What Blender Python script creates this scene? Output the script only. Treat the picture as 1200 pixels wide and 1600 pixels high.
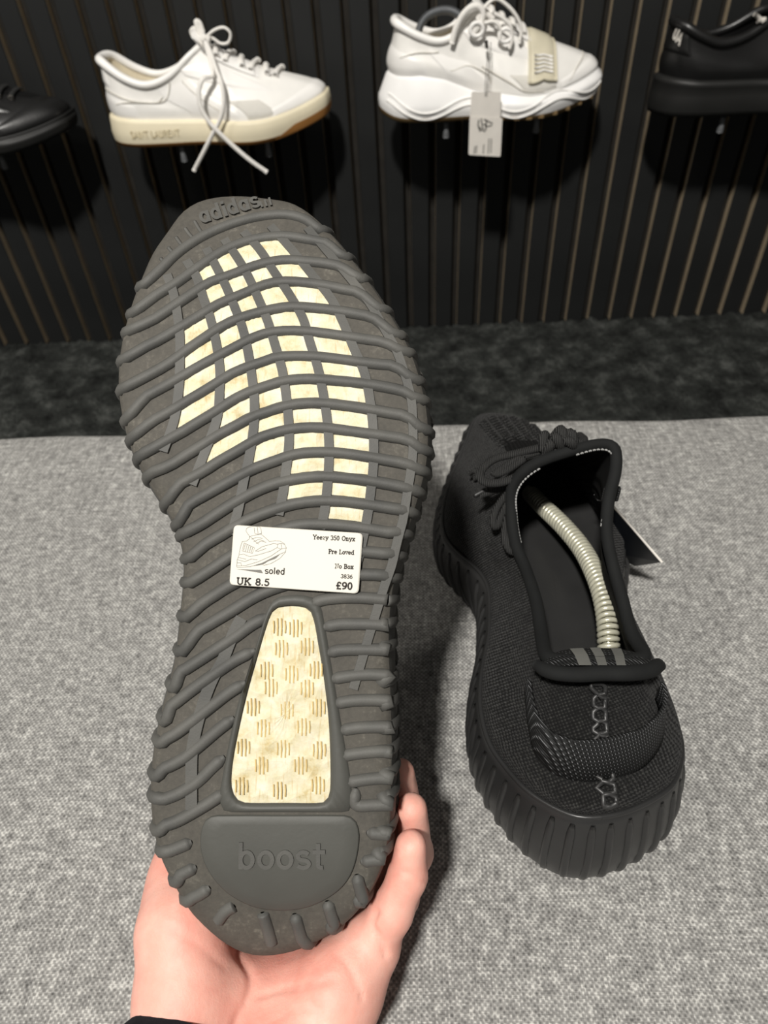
import bpy, math, random
import numpy as np
from mathutils import Matrix, Vector
for o in list(bpy.data.objects): bpy.data.objects.remove(o)
random.seed(4); RNG = np.random.default_rng(4)
SC = bpy.context.scene; COL = SC.collection
A_ = np.array

# ---------------------------------------------------------------- camera
F = 1067.0                                   # focal length in pixels of a 1200 x 1600 frame
CAMZ = 0.627
CAM = A_([0.0, 0.0, CAMZ])
_p, _r, _y = np.radians([43.33, -3.69, -2.53])
FW = A_([math.sin(_y)*math.cos(_p), math.cos(_y)*math.cos(_p), -math.sin(_p)])
_rt = A_([math.cos(_y), -math.sin(_y), 0.0]); _up = np.cross(_rt, FW)
RT = _rt*math.cos(_r) + _up*math.sin(_r)
UP = -_rt*math.sin(_r) + _up*math.cos(_r)
cd = bpy.data.cameras.new('camera'); cam = bpy.data.objects.new('camera', cd); COL.objects.link(cam)
cd.sensor_fit = 'VERTICAL'; cd.sensor_height = 36.0; cd.sensor_width = 27.0; cd.lens = 36.0*F/1600
cd.clip_start = 0.01
cam.matrix_world = Matrix([[RT[i], UP[i], -FW[i], CAM[i]] for i in range(3)] + [[0, 0, 0, 1]])
cd.dof.use_dof = True; cd.dof.focus_distance = 0.28; cd.dof.aperture_fstop = 13.0
SC.camera = cam

# ---------------------------------------------------------------- light
W = bpy.data.worlds.new('world'); SC.world = W; W.use_nodes = True
W.node_tree.nodes['Background'].inputs[0].default_value = (1.0, 0.97, 0.92, 1)
W.node_tree.nodes['Background'].inputs[1].default_value = 0.13
def lamp(name, loc, target, size, power, col):
    l = bpy.data.lights.new(name, 'AREA'); l.shape = 'DISK'; l.size = size; l.energy = power; l.color = col
    o = bpy.data.objects.new(name, l); COL.objects.link(o); o.location = loc
    o.rotation_euler = (Vector(target)-Vector(loc)).to_track_quat('-Z', 'Y').to_euler()
    return o
lamp('ceiling_lamp', (-0.40, -0.74, 2.35), (0.0, 0.5, 0.3), 0.20, 70, (1.0, 0.965, 0.91))
lamp('ceiling_lamp', (-1.5, 0.2, 2.35), (0.0, 0.5, 0.3), 0.30, 9, (1.0, 0.95, 0.87))
SC.view_settings.view_transform = 'Standard'; SC.view_settings.look = 'None'
SC.view_settings.exposure = 0.0; SC.view_settings.gamma = 1.0; SC.view_settings.use_curve_mapping = False

# ---------------------------------------------------------------- pixel helpers
def ray(x, y): return (x-600)/F*RT - (y-800)/F*UP + FW
def atd(x, y, d): return CAM + ray(x, y)*d            # depth along the lens axis
def atz(x, y, z):
    d = ray(x, y); return CAM + d*(z-CAM[2])/d[2]
def aty(x, y, Y):
    d = ray(x, y); return CAM + d*(Y/d[1])
def proj(P):
    v = np.asarray(P)-CAM; z = v@FW
    return np.stack([600+F*(v@RT)/z, 800-F*(v@UP)/z], -1)

# ---------------------------------------------------------------- materials
def lin(h):
    h = h.lstrip('#'); c = [int(h[i:i+2], 16)/255 for i in (0, 2, 4)]
    return tuple((x/12.92 if x <= .04045 else ((x+.055)/1.055)**2.4) for x in c) + (1,)
class NT:
    def __init__(s, m):
        s.t = m.node_tree; s.b = s.t.nodes['Principled BSDF']; s.o = s.t.nodes['Material Output']
        s.tc = s.t.nodes.new('ShaderNodeTexCoord')
    def n(s, kind, **kw):
        nd = s.t.nodes.new('ShaderNode'+kind)
        for k, v in kw.items():
            if k in nd.inputs: nd.inputs[k].default_value = v
            else: setattr(nd, k, v)
        return nd
    def l(s, a, b): s.t.links.new(a, b)
    def coord(s, scale=(1, 1, 1), rot=(0, 0, 0)):
        m = s.n('Mapping'); m.inputs['Scale'].default_value = scale; m.inputs['Rotation'].default_value = rot
        s.l(s.tc.outputs['Object'], m.inputs[0]); return m.outputs[0]
    def noise(s, scale, detail=3, rough=.5, co=None):
        n = s.n('TexNoise'); n.inputs['Scale'].default_value = scale; n.inputs['Detail'].default_value = detail
        n.inputs['Roughness'].default_value = rough
        s.l(co if co is not None else s.tc.outputs['Object'], n.inputs['Vector']); return n.outputs['Fac']
    def ramp(s, fac, stops):
        r = s.n('ValToRGB'); e = r.color_ramp.elements
        while len(e) > 1: e.remove(e[-1])
        e[0].position = stops[0][0]; e[0].color = stops[0][1]
        for p, c in stops[1:]:
            x = e.new(p); x.color = c
        s.l(fac, r.inputs[0]); return r.outputs[0]
    def math(s, op, a, b=None, c=None):
        n = s.n('Math', operation=op)
        for i, v in enumerate((a, b, c)):
            if v is None: continue
            if isinstance(v, (int, float)): n.inputs[i].default_value = v
            else: s.l(v, n.inputs[i])
        return n.outputs[0]
    def mix(s, fac, a, b, mode='MIX'):
        n = s.n('MixRGB', blend_type=mode)
        for i, v in enumerate((fac, a, b)):
            if isinstance(v, (int, float)): n.inputs[i].default_value = v
            elif isinstance(v, tuple): n.inputs[i].default_value = v
            else: s.l(v, n.inputs[i])
        return n.outputs[0]
    def bump(s, h, strength=.3, dist=.001):
        b = s.n('Bump'); b.inputs['Strength'].default_value = strength; b.inputs['Distance'].default_value = dist
        s.l(h, b.inputs['Height']); s.l(b.outputs[0], s.b.inputs['Normal'])
def mat(name, col, rough=.5, spec=.5, metal=0.0):
    m = bpy.data.materials.new(name); m.use_nodes = True; n = NT(m)
    n.b.inputs['Base Color'].default_value = lin(col) if isinstance(col, str) else col
    n.b.inputs['Roughness'].default_value = rough; n.b.inputs['Specular IOR Level'].default_value = spec
    n.b.inputs['Metallic'].default_value = metal
    return m, n
def plain(name, col, rough=.5, spec=.5, metal=0.0, var=.12, scale=60, bump=.12):
    m, n = mat(name, col, rough, spec, metal); c = lin(col)
    f = n.noise(scale, 4)
    dark = tuple(x*(1-var) for x in c[:3])+(1,); lite = tuple(min(1, x*(1+var)) for x in c[:3])+(1,)
    n.l(n.ramp(f, [(.3, dark), (.7, lite)]), n.b.inputs['Base Color'])
    if bump: n.bump(n.noise(scale*12, 3), bump, .0006)
    return m
M = {}
# grey woven upholstery
m, n = mat('woven_upholstery', '#8f8d88', .95, .15); M['fabric'] = m
co = n.coord((1, 1, 1)); nx = n.noise(260, 2)
sep = n.n('SeparateXYZ'); n.l(co, sep.inputs[0])
wob = n.math('MULTIPLY', n.math('SUBTRACT', n.noise(90, 2), .5), .0022)
sx = n.math('SINE', n.math('MULTIPLY', n.math('ADD', sep.outputs[0], wob), 2*math.pi/.0026))
sy = n.math('SINE', n.math('MULTIPLY', n.math('ADD', sep.outputs[1], wob), 2*math.pi/.0026))
wv = n.math('MULTIPLY', sx, sy)
str1 = n.noise(1, 3, .6, n.coord((900, 110, 300))); str2 = n.noise(1, 3, .6, n.coord((110, 900, 300)))
h = n.math('ADD', n.math('MULTIPLY', wv, .13), n.math('ADD', n.math('MULTIPLY', n.math('ADD', str1, str2), .55), n.math('MULTIPLY', nx, .42)))
n.l(n.ramp(h, [(.34, lin('#333332')), (.60, lin('#737270')), (.80, lin('#949390')), (1.0, lin('#c6c5c0'))]), n.b.inputs['Base Color'])
n.bump(h, .8, .0012)
# black pile carpet
m, n = mat('pile_carpet', '#232423', 1.0, .1); M['carpet'] = m
f = n.noise(26, 5, .65); g = n.noise(240, 3)
n.l(n.ramp(n.math('ADD', n.math('MULTIPLY', f, .75), n.math('MULTIPLY', g, .25)), [(.36, lin('#1b1c1b')), (.52, lin('#343634')), (.68, lin('#5a5c59'))]), n.b.inputs['Base Color'])
n.bump(n.math('ADD', f, g), 1.0, .006)
M['slat'] = plain('black_slat', '#1c1d1d', .55, .35, var=.2, scale=8, bump=.05)
M['slat_edge'] = plain('raw_slat_edge', '#a6977f', .8, .2, var=.12, scale=30)
M['felt'] = plain('grey_felt', '#2c2a27', .95, .1, var=.15, scale=40)
# rubber of the ribbed sole
m, n = mat('worn_black_rubber', '#4a4843', .62, .35); M['rubber'] = m
f = n.noise(45, 5, .6)
n.l(n.ramp(f, [(.3, lin('#484846')), (.7, lin('#5a5955'))]), n.b.inputs['Base Color']); n.bump(n.noise(1400, 3), .25, .0003)
m, n = mat('dusty_rubber', '#5a5347', .75, .25); M['rubber_floor'] = m
f = n.noise(70, 6, .7); g = n.noise(600, 4, .7)
n.l(n.ramp(n.math('ADD', n.math('MULTIPLY', f, .6), n.math('MULTIPLY', g, .4)), [(.3, lin('#43413d')), (.55, lin('#53504a')), (.75, lin('#77736a'))]), n.b.inputs['Base Color']); n.bump(g, .2, .0003)
M['rubber_pad'] = plain('smooth_rubber_pad', '#4b4b47', .55, .35, var=.08, scale=30)
M['rubber_dark'] = plain('dark_sidewall_rubber', '#2a2a2a', .36, .45, var=.12, scale=40, bump=.05)
# cream foam windows
m, n = mat('cream_foam', '#e2d6ad', .6, .4); M['foam'] = m
v = n.n('TexVoronoi'); v.inputs['Scale'].default_value = 130; n.l(n.coord(), v.inputs['Vector'])
f = n.noise(120, 5, .65); st = n.noise(1, 2, .5, n.coord((900, 120, 300)))
c1 = n.ramp(f, [(.28, lin('#b9a675')), (.42, lin('#cfc6a4')), (.6, lin('#dad3bb')), (.8, lin('#e4e0d2'))])
c2 = n.mix(n.math('MULTIPLY', n.ramp(st, [(.60, (0, 0, 0, 1)), (.72, (1, 1, 1, 1))]), .45), c1, lin('#b89858'))
n.l(c2, n.b.inputs['Base Color']); n.bump(n.math('ADD', v.outputs['Distance'], n.math('MULTIPLY', f, .6)), .6, .0018)
n.b.inputs['Subsurface Weight'].default_value = .15; n.b.inputs['Subsurface Radius'].default_value = (.004, .003, .002)
M['foam_line'] = plain('brown_foam_mark', '#c4aa70', .7, .3)
M['paper'] = plain('label_paper', '#d9d5ca', .6, .3, var=.03, scale=20, bump=.02)
M['ink'] = plain('black_ink', '#35322f', .7, .2, bump=0)
M['ink_grey'] = plain('grey_ink', '#7b7974', .7, .2, bump=0)
# knit of the dark shoes
m, n = mat('black_knit', '#1a1a1a', .9, .25); M['knit'] = m
co = n.coord((1, 1, 1), (0, 0, .5)); sep = n.n('SeparateXYZ'); n.l(co, sep.inputs[0])
wob = n.math('MULTIPLY', n.noise(60, 2), .004)
a = n.math('SINE', n.math('MULTIPLY', n.math('ADD', sep.outputs[0], wob), 2*math.pi/.0021))
b = n.math('SINE', n.math('MULTIPLY', n.math('ADD', n.math('ADD', sep.outputs[1], sep.outputs[2]), wob), 2*math.pi/.0026))
h = n.math('ADD', n.math('MULTIPLY', n.math('MULTIPLY', a, b), .3), n.noise(420, 4, .6))
n.l(n.ramp(h, [(.25, lin('#070707')), (.6, lin('#141414')), (1.0, lin('#42423f'))]), n.b.inputs['Base Color']); n.bump(h, 1.0, .0016)
n.b.inputs['Sheen Weight'].default_value = .05
m, n = mat('black_rib_lining', '#131313', .95, .2); M['lining'] = m
co = n.coord(); sep = n.n('SeparateXYZ'); n.l(co, sep.inputs[0])
a = n.math('SINE', n.math('MULTIPLY', sep.outputs[0], 2*math.pi/.0022))
n.l(n.ramp(a, [(.0, lin('#050505')), (.9, lin('#111111'))]), n.b.inputs['Base Color']); n.bump(a, .5, .0006)
M['binding'] = plain('black_jersey_binding', '#161717', .85, .25, var=.15, scale=90)
m, n = mat('black_webbing', '#1b1c1d', .7, .4); M['webbing'] = m
co = n.coord(); sep = n.n('SeparateXYZ'); n.l(co, sep.inputs[0])
a = n.math('SINE', n.math('MULTIPLY', n.math('ADD', sep.outputs[0], n.math('MULTIPLY', sep.outputs[1], .6)), 2*math.pi/.0017))
b = n.math('SINE', n.math('MULTIPLY', sep.outputs[2], 2*math.pi/.0016))
h = n.math('MULTIPLY', a, n.math('ADD', n.math('MULTIPLY', b, .4), .7))
n.l(n.ramp(h, [(.2, lin('#131414')), (.75, lin('#2a2b2c')), (1.0, lin('#77787a'))]), n.b.inputs['Base Color']); n.bump(h, .8, .0008)
m, n = mat('black_cord', '#1b1b1b', .8, .3); M['lace_black'] = m
w = n.n('TexWave'); w.inputs['Scale'].default_value = 330; w.inputs['Distortion'].default_value = 1.5; n.l(n.coord((1, .6, .8)), w.inputs['Vector'])
n.l(n.ramp(w.outputs['Fac'], [(.3, lin('#101010')), (.8, lin('#3c3c3b'))]), n.b.inputs['Base Color']); n.bump(w.outputs['Fac'], .7, .0006)
M['thread'] = plain('pale_stitch_thread', '#9a9a98', .6, .4)
M['thread_black'] = plain('glossy_black_thread', '#2a2a2a', .45, .6)
M['spring'] = plain('ivory_coil_metal', '#c9c7b4', .28, .6, metal=.35, var=.1, scale=200, bump=0)
M['navy_card'] = plain('navy_card', '#0c1016', .35, .5, bump=0)
M['white_card'] = plain('white_card', '#dfdad2', .6, .3, var=.04, bump=.03)
M['white_leather'] = plain('white_leather', '#f2f0eb', .42, .45, var=.05, scale=30, bump=.12)
M['white_panel'] = plain('white_leather_panel', '#f4f2ee', .4, .45, var=.04, scale=30, bump=.1)
M['white_mesh'] = plain('white_perforated_mesh', '#dcd9d1', .8, .3, var=.08, scale=900, bump=.5)
M['white_foam'] = plain('white_foam_midsole', '#f5f4f2', .5, .4, var=.04, scale=20, bump=.05)
M['cream_cup'] = plain('cream_cupsole', '#e6dcc0', .5, .4, var=.05, scale=25, bump=.06)
M['cream_text'] = plain('cream_relief', '#c3b694', .6, .3, bump=0)
M['cream_lining'] = plain('cream_lining', '#e0d6be', .9, .2, var=.08, scale=70)
M['gum'] = plain('gum_rubber', '#a9763f', .55, .35, var=.1, scale=40)
M['gum_dark'] = plain('dark_gum_rubber', '#7b6544', .6, .35, var=.1, scale=40)
M['lace_white'] = plain('white_lace', '#efece6', .8, .25, var=.06, scale=500, bump=.4)
M['strap_cream'] = plain('cream_rubber_strap', '#d2cbb4', .5, .4, var=.05, scale=40)
M['black_leather'] = plain('black_leather', '#161616', .35, .5, var=.15, scale=35, bump=.2)
M['black_sole'] = plain('black_rubber_sole', '#1d1d1c', .5, .4, var=.12, scale=35)
M['grey_mesh'] = plain('grey_coil', '#74777a', .4, .5, metal=.5, bump=0)
M['acrylic'] = plain('clear_grey_acrylic', '#6a6c6e', .25, .6, bump=0)
M['white_mark'] = plain('white_lettering', '#cfcac2', .6, .3, bump=0)
M['cloth_black'] = plain('black_sleeve_knit', '#1b1c20', .95, .2, var=.2, scale=200, bump=.5)
M['eyelet'] = plain('steel_eyelet', '#8f8c86', .35, .5, metal=.6, bump=0)
# skin
m, n = mat('skin', '#e0a48f', .5, .4); M['skin'] = m
f = n.noise(28, 4, .55); g = n.noise(160, 4, .6)
n.l(n.ramp(n.math('ADD', n.math('MULTIPLY', f, .8), n.math('MULTIPLY', g, .2)), [(.30, lin('#db8f80')), (.5, lin('#e6aa9a')), (.7, lin('#edc0b0'))]), n.b.inputs['Base Color'])
n.b.inputs['Subsurface Weight'].default_value = .22; n.b.inputs['Subsurface Radius'].default_value = (.006, .002, .0012); n.b.inputs['Subsurface Scale'].default_value = 1.0
n.bump(n.math('ADD', n.noise(900, 4, .7), n.noise(220, 3)), .22, .0008)

# ---------------------------------------------------------------- mesh helpers
def link(o, parent=None):
    COL.objects.link(o)
    if parent is not None: o.parent = parent
    return o
def mesh(name, verts, faces, m, parent=None, smooth=True):
    me = bpy.data.meshes.new(name)
    me.from_pydata([tuple(map(float, v)) for v in verts], [], [tuple(map(int, f)) for f in faces]); me.validate()
    if smooth: me.polygons.foreach_set('use_smooth', [True]*len(me.polygons))
    me.update()
    o = bpy.data.objects.new(name, me)
    for x in (m if isinstance(m, (list, tuple)) else [m]): me.materials.append(x)
    return link(o, parent)
def fixn(o):
    import bmesh
    b = bmesh.new(); b.from_mesh(o.data); bmesh.ops.remove_doubles(b, verts=b.verts, dist=1e-6); bmesh.ops.recalc_face_normals(b, faces=b.faces); b.to_mesh(o.data); b.free(); return o
def empty(name, mtx=None, loc=None):
    o = bpy.data.objects.new(name, None); o.empty_display_size = .03; COL.objects.link(o)
    if mtx is not None: o.matrix_world = mtx
    if loc is not None: o.location = loc
    return o
def tag(o, label=None, cat=None, group=None, kind=None):
    if label: o['label'] = label
    if cat: o['category'] = cat
    if group: o['group'] = group
    if kind: o['kind'] = kind
    return o
def grid_faces(nu, nv, cu=False, cv=False):
    f = []
    for i in range(nu if cu else nu-1):
        for j in range(nv if cv else nv-1):
            a, b = i, (i+1) % nu; c, d = j, (j+1) % nv
            f.append((a*nv+c, b*nv+c, b*nv+d, a*nv+d))
    return f
def unit(v): v = np.asarray(v, float); return v/np.maximum(np.linalg.norm(v, axis=-1, keepdims=True), 1e-12)
def spline(P, n, closed=False):
    P = np.asarray(P, float); N = len(P)
    if closed: Q = np.vstack([P[-1], P, P[0], P[1]])
    else: Q = np.vstack([2*P[0]-P[1], P, 2*P[-1]-P[-2]])
    m = N if closed else N-1; out = []; K = 14
    for i in range(m):
        a, b, c, d = Q[i:i+4]
        for t in np.linspace(0, 1, K, endpoint=False):
            out.append(.5*(2*b+(c-a)*t+(2*a-5*b+4*c-d)*t*t+(3*b-a-3*c+d)*t**3))
    out.append(P[0] if closed else P[-1]); out = A_(out)
    s = np.r_[0, np.cumsum(np.linalg.norm(np.diff(out, axis=0), axis=1))]
    t = np.linspace(0, s[-1], n, endpoint=not closed)
    return np.stack([np.interp(t, s, out[:, k]) for k in range(out.shape[1])], 1)
def frames(P, up=None):
    T = unit(np.gradient(P, axis=0))
    if up is None:
        u = A_([0, 0, 1.0]) if abs(T[0, 2]) < .9 else A_([1.0, 0, 0])
        Nn = [unit(np.cross(np.cross(T[0], u), T[0]))]
        for i in range(1, len(P)):
            v = Nn[-1]-T[i]*(Nn[-1]@T[i]); Nn.append(unit(v))
        Nn = A_(Nn)
    else:
        U = np.broadcast_to(np.asarray(up, float), P.shape); Nn = unit(U-T*np.sum(U*T, 1, keepdims=True))
    return T, Nn, np.cross(T, Nn)
def tube(P, r, k=8, up=None, flat=1.0, cap=True):
    """swept tube; flat squeezes it along its normal"""
    P = np.asarray(P, float); n = len(P); r = np.broadcast_to(np.asarray(r, float), (n,))
    T, Nn, B = frames(P, up); a = np.arange(k)*2*math.pi/k
    V = (P[:, None]+r[:, None, None]*(np.cos(a)[None, :, None]*B[:, None]+flat*np.sin(a)[None, :, None]*Nn[:, None])).reshape(-1, 3)
    f = grid_faces(n, k, False, True)
    if cap:
        V = np.vstack([V, P[0]-T[0]*r[0]*.4, P[-1]+T[-1]*r[-1]*.4]); a0, b0 = n*k, n*k+1
        f += [(a0, (j+1) % k, j) for j in range(k)]+[(b0, (n-1)*k+j, (n-1)*k+(j+1) % k) for j in range(k)]
    return V, f
def joinm(parts):
    V = []; Fc = []; o = 0
    for v, f in parts:
        V.append(np.asarray(v, float)); Fc += [tuple(i+o for i in q) for q in f]; o += len(v)
    return np.vstack(V), Fc
def rbox(cx, cy, cz, sx, sy, sz, r=.003):
    """box with bevelled edges (24 vertices)"""
    V = []; idx = {}
    for i in (-1, 1):
        for j in (-1, 1):
            for k in (-1, 1):
                for ax in range(3):
                    p = [i*sx/2, j*sy/2, k*sz/2]
                    for q in range(3):
                        if q != ax: p[q] -= (i, j, k)[q]*r
                    idx[(i, j, k, ax)] = len(V); V.append((cx+p[0], cy+p[1], cz+p[2]))
    f = []
    for ax in range(3):
        o = [q for q in range(3) if q != ax]
        for s in (-1, 1):
            q = []
            for a, b in ((-1, -1), (1, -1), (1, 1), (-1, 1)):
                c = [0, 0, 0]; c[ax] = s; c[o[0]] = a; c[o[1]] = b; q.append(idx[(*c, ax)])
            f.append(q)
        for a in (-1, 1):
            for b in (-1, 1):
                c0 = [0, 0, 0]; c1 = [0, 0, 0]; c0[ax] = -1; c1[ax] = 1
                for c in (c0, c1): c[o[0]] = a; c[o[1]] = b
                f.append([idx[(*c0, o[0])], idx[(*c1, o[0])], idx[(*c1, o[1])], idx[(*c0, o[1])]])
    for i in (-1, 1):
        for j in (-1, 1):
            for k in (-1, 1): f.append([idx[(i, j, k, x)] for x in range(3)])
    return A_(V), f

# ---------------------------------------------------------------- stroke lettering
def arc(cx, cy, rx, ry, a0, a1, n=14):
    t = np.radians(np.linspace(a0, a1, n)); return [(cx+rx*math.cos(x), cy+ry*math.sin(x)) for x in t]
X = .66
GL = {  # glyph: (advance, strokes, slab ends)
 'Y': (.8, [[(.04, 1), (.4, .5)], [(.76, 1), (.4, .5), (.4, 0)]], [(.06, 1), (.74, 1), (.4, 0)]),
 'e': (.64, [[(.05, .34), (.57, .34)]+arc(.31, .33, .26, .33, 0, 310)], []),
 'z': (.6, [[(.06, X), (.52, X), (.06, 0), (.54, 0)]], []),
 'y': (.66, [[(.06, X), (.33, .04)], [(.6, X), (.28, -.2), (.12, -.26)]], [(.08, X), (.58, X)]),
 '3': (.64, [arc(.28, .74, .24, .26, 150, -90)+arc(.28, .25, .27, .25, 90, -150)], []),
 '5': (.64, [[(.52, 1), (.16, 1), (.12, .55)]+arc(.28, .32, .26, .32, 125, -150)], []),
 '0': (.66, [arc(.32, .5, .25, .5, 0, 360, 24)], []),
 '8': (.66, [arc(.32, .75, .22, .25, -90, 270, 18), arc(.32, .25, .26, .25, 90, 450, 18)], []),
 '6': (.66, [[(.5, .98), (.28, .9), (.1, .6), (.06, .3)]+arc(.32, .3, .26, .3, 180, -180, 20)], []),
 '9': (.66, [arc(.32, .7, .26, .3, 0, 360, 20)+[(.56, .4), (.44, .12), (.14, .02)]], []),
 'O': (.9, [arc(.43, .5, .37, .5, 0, 360, 26)], []),
 'n': (.7, [[(.12, X), (.12, 0)], [(.12, .42)]+arc(.33, .42, .2, .24, 150, 0)+[(.53, 0)]], [(.1, X), (.12, 0), (.53, 0)]),
 'x': (.66, [[(.08, X), (.56, 0)], [(.56, X), (.08, 0)]], [(.1, X), (.54, X), (.1, 0), (.54, 0)]),
 'P': (.74, [[(.14, 0), (.14, 1), (.4, 1)]+arc(.4, .75, .24, .25, 90, -90)+[(.14, .5)]], [(.14, 0), (.12, 1)]),
 'r': (.52, [[(.12, X), (.12, 0)], [(.12, .4)]+arc(.34, .4, .2, .24, 160, 50)], [(.1, X), (.12, 0)]),
 'L': (.7, [[(.14, 1), (.14, 0), (.6, 0), (.6, .22)]], [(.14, 1), (.14, 0)]),
 'o': (.66, [arc(.32, .33, .26, .33, 0, 360, 22)], []),
 'v': (.64, [[(.06, X), (.32, 0), (.58, X)]], [(.08, X), (.56, X)]),
 'd': (.7, [arc(.3, .33, .24, .33, 0, 360, 22), [(.54, 1), (.54, 0)]], [(.5, 1), (.56, 0)]),
 'b': (.7, [arc(.36, .33, .24, .33, 0, 360, 22), [(.12, 1), (.12, 0)]], [(.1, 1)]),
 'N': (.86, [[(.12, 0), (.12, 1), (.7, 0), (.7, 1)]], [(.12, 0), (.1, 1), (.7, 1)]),
 'B': (.76, [[(.14, 0), (.14, 1), (.4, 1)]+arc(.4, .77, .2, .23, 90, -90)+[(.14, .54)], [(.4, .54)]+arc(.4, .27, .25, .27, 90, -90)+[(.14, 0)]], [(.12, 0), (.12, 1)]),
 'U': (.86, [[(.12, 1), (.12, .36)]+arc(.41, .36, .29, .36, 180, 360)+[(.7, 1)]], [(.12, 1), (.7, 1)]),
 'K': (.86, [[(.14, 0), (.14, 1)], [(.7, 1), (.16, .42)], [(.34, .6), (.74, 0)]], [(.14, 0), (.14, 1), (.68, 1), (.74, 0)]),
 '.': (.3, [[(.12, .02), (.12, .09)]], []),
 '\u00a3': (.74, [arc(.42, .76, .2, .24, 20, 180)+[(.22, .45), (.26, .2), (.1, 0), (.64, 0)], [(.08, .46), (.5, .46)]], []),
 's': (.58, [arc(.29, .49, .21, .17, 40, 270)+arc(.29, .16, .23, .16, 90, -140)], []),
 'l': (.28, [[(.12, 1), (.12, 0)]], []),
 't': (.46, [[(.2, .95), (.2, .14)]+arc(.32, .13, .12, .13, 180, 280), [(.04, X), (.42, X)]], []),
 'a': (.68, [arc(.3, .33, .24, .33, 0, 360, 22), [(.54, X), (.54, 0)]], []),
 'i': (.26, [[(.12, X), (.12, 0)], [(.12, .9), (.12, .98)]], []),
 'S': (.7, [arc(.34, .75, .26, .25, 30, 270)+arc(.34, .25, .28, .25, 90, -150)], []),
 'A': (.8, [[(.04, 0), (.4, 1), (.76, 0)], [(.18, .34), (.62, .34)]], []),
 'I': (.3, [[(.14, 0), (.14, 1)]], []), 'T': (.7, [[(.35, 0), (.35, 1)], [(.03, 1), (.67, 1)]], []),
 'R': (.76, [[(.14, 0), (.14, 1), (.4, 1)]+arc(.4, .75, .22, .25, 90, -90)+[(.14, .5)], [(.38, .5), (.7, 0)]], []),
 'E': (.68, [[(.6, 1), (.14, 1), (.14, 0), (.6, 0)], [(.14, .52), (.5, .52)]], []),
 ' ': (.42, [], [])}
def text_strokes(s, slab=True):
    x = 0; out = []
    for ch in s:
        w, st, sl = GL[ch]
        for q in st: out.append([(x+a, b) for a, b in q])
        if slab:
            for a, b in sl: out.append([(x+a-.11, b), (x+a+.11, b)])
        x += w+.1
    return out, x-.1
def ribbon2(P, w):
    P = np.asarray(P, float)
    if len(P) > 1: P = P[np.r_[True, np.linalg.norm(np.diff(P, axis=0), axis=1) > 1e-9]]
    T = unit(np.gradient(P, axis=0)); Nn = np.stack([-T[:, 1], T[:, 0]], 1)
    e = T[0]*w*.35; P = P.copy(); P[0] = P[0]-e; P[-1] = P[-1]+T[-1]*w*.35
    L = P+Nn*w/2; R = P-Nn*w/2
    return np.vstack([L, R]), [(i, i+1, len(P)+i+1, len(P)+i) for i in range(len(P)-1)]
def strokes_mesh(strokes, width, to3, thick):
    """flat ribbons given in 2D, mapped by to3(points2, lift); a skirt gives them thickness"""
    parts = []
    for st in strokes:
        v, f = ribbon2(st, width); n = len(v)//2
        top = to3(v, thick); bot = to3(v, 0.0)
        V = np.vstack([top, bot]); m = 2*n; ff = list(f)
        for i in range(n-1):
            ff += [(i+1, i, m+i, m+i+1), (n+i, n+i+1, m+n+i+1, m+n+i)]
        ff += [(0, n, m+n, m), (n-1, 2*n-1, m+2*n-1, m+n-1)]
        parts.append((V, ff))
    return joinm(parts)
def place_text(s, p0, p1, height, slab=True):
    """strokes of a text line running from p0 to p1 (2D, baseline), cap height along the left normal"""
    st, w = text_strokes(s, slab); p0 = A_(p0, float); p1 = A_(p1, float); ex = (p1-p0)/w
    ey = A_([-(p1-p0)[1], (p1-p0)[0]])/np.linalg.norm(p1-p0)*height
    return [[p0+a*ex+b*ey for a, b in q] for q in st]

# ================================================================ the setting
ZB = CAMZ-0.352            # top of the bench
YW = 1.15                  # face of the slat wall
o = mesh('floor', [(-3, -2.5, 0), (3, -2.5, 0), (3, YW+.02, 0), (-3, YW+.02, 0)], [(0, 1, 2, 3)], M['carpet'], smooth=False)
tag(o, kind='structure', label='dark pile carpet floor')
# tufted strip of carpet between bench and wall: real relief
nx_, ny_ = 240, 60
gx = np.linspace(-1.0, 1.0, nx_); gy = np.linspace(.40, YW, ny_)
V = A_([(x, y, .004+abs(RNG.normal(0, .0035))) for x in gx for y in gy])
o2 = mesh('carpet_pile', V, grid_faces(nx_, ny_), M['carpet'], o); tag(o2, kind='stuff')
wv_, wf_ = rbox(0, YW+.032, 1.25, 6, .03, 2.5, .002)
wall = mesh('wall_back', wv_, wf_, M['felt'], smooth=False); tag(wall, 'wall of black vertical slats over grey felt', kind='structure')
sv, sf = rbox(0, 0, 0, .029, .016, 2.5, .0015)
slat_mesh = None
for k in range(-46, 47):
    x = YW*0.0519 + .02 + k*.04
    if slat_mesh is None:
        s_ = mesh('slat', sv, sf, [M['slat'], M['slat_edge']], wall, False); slat_mesh = s_.data
        for p_ in slat_mesh.polygons: p_.material_index = 1 if abs(p_.normal.x) > .9 else 0
    else:
        s_ = link(bpy.data.objects.new('slat', slat_mesh), wall)
    s_.location = (x, YW+.009, 1.252)

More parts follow.
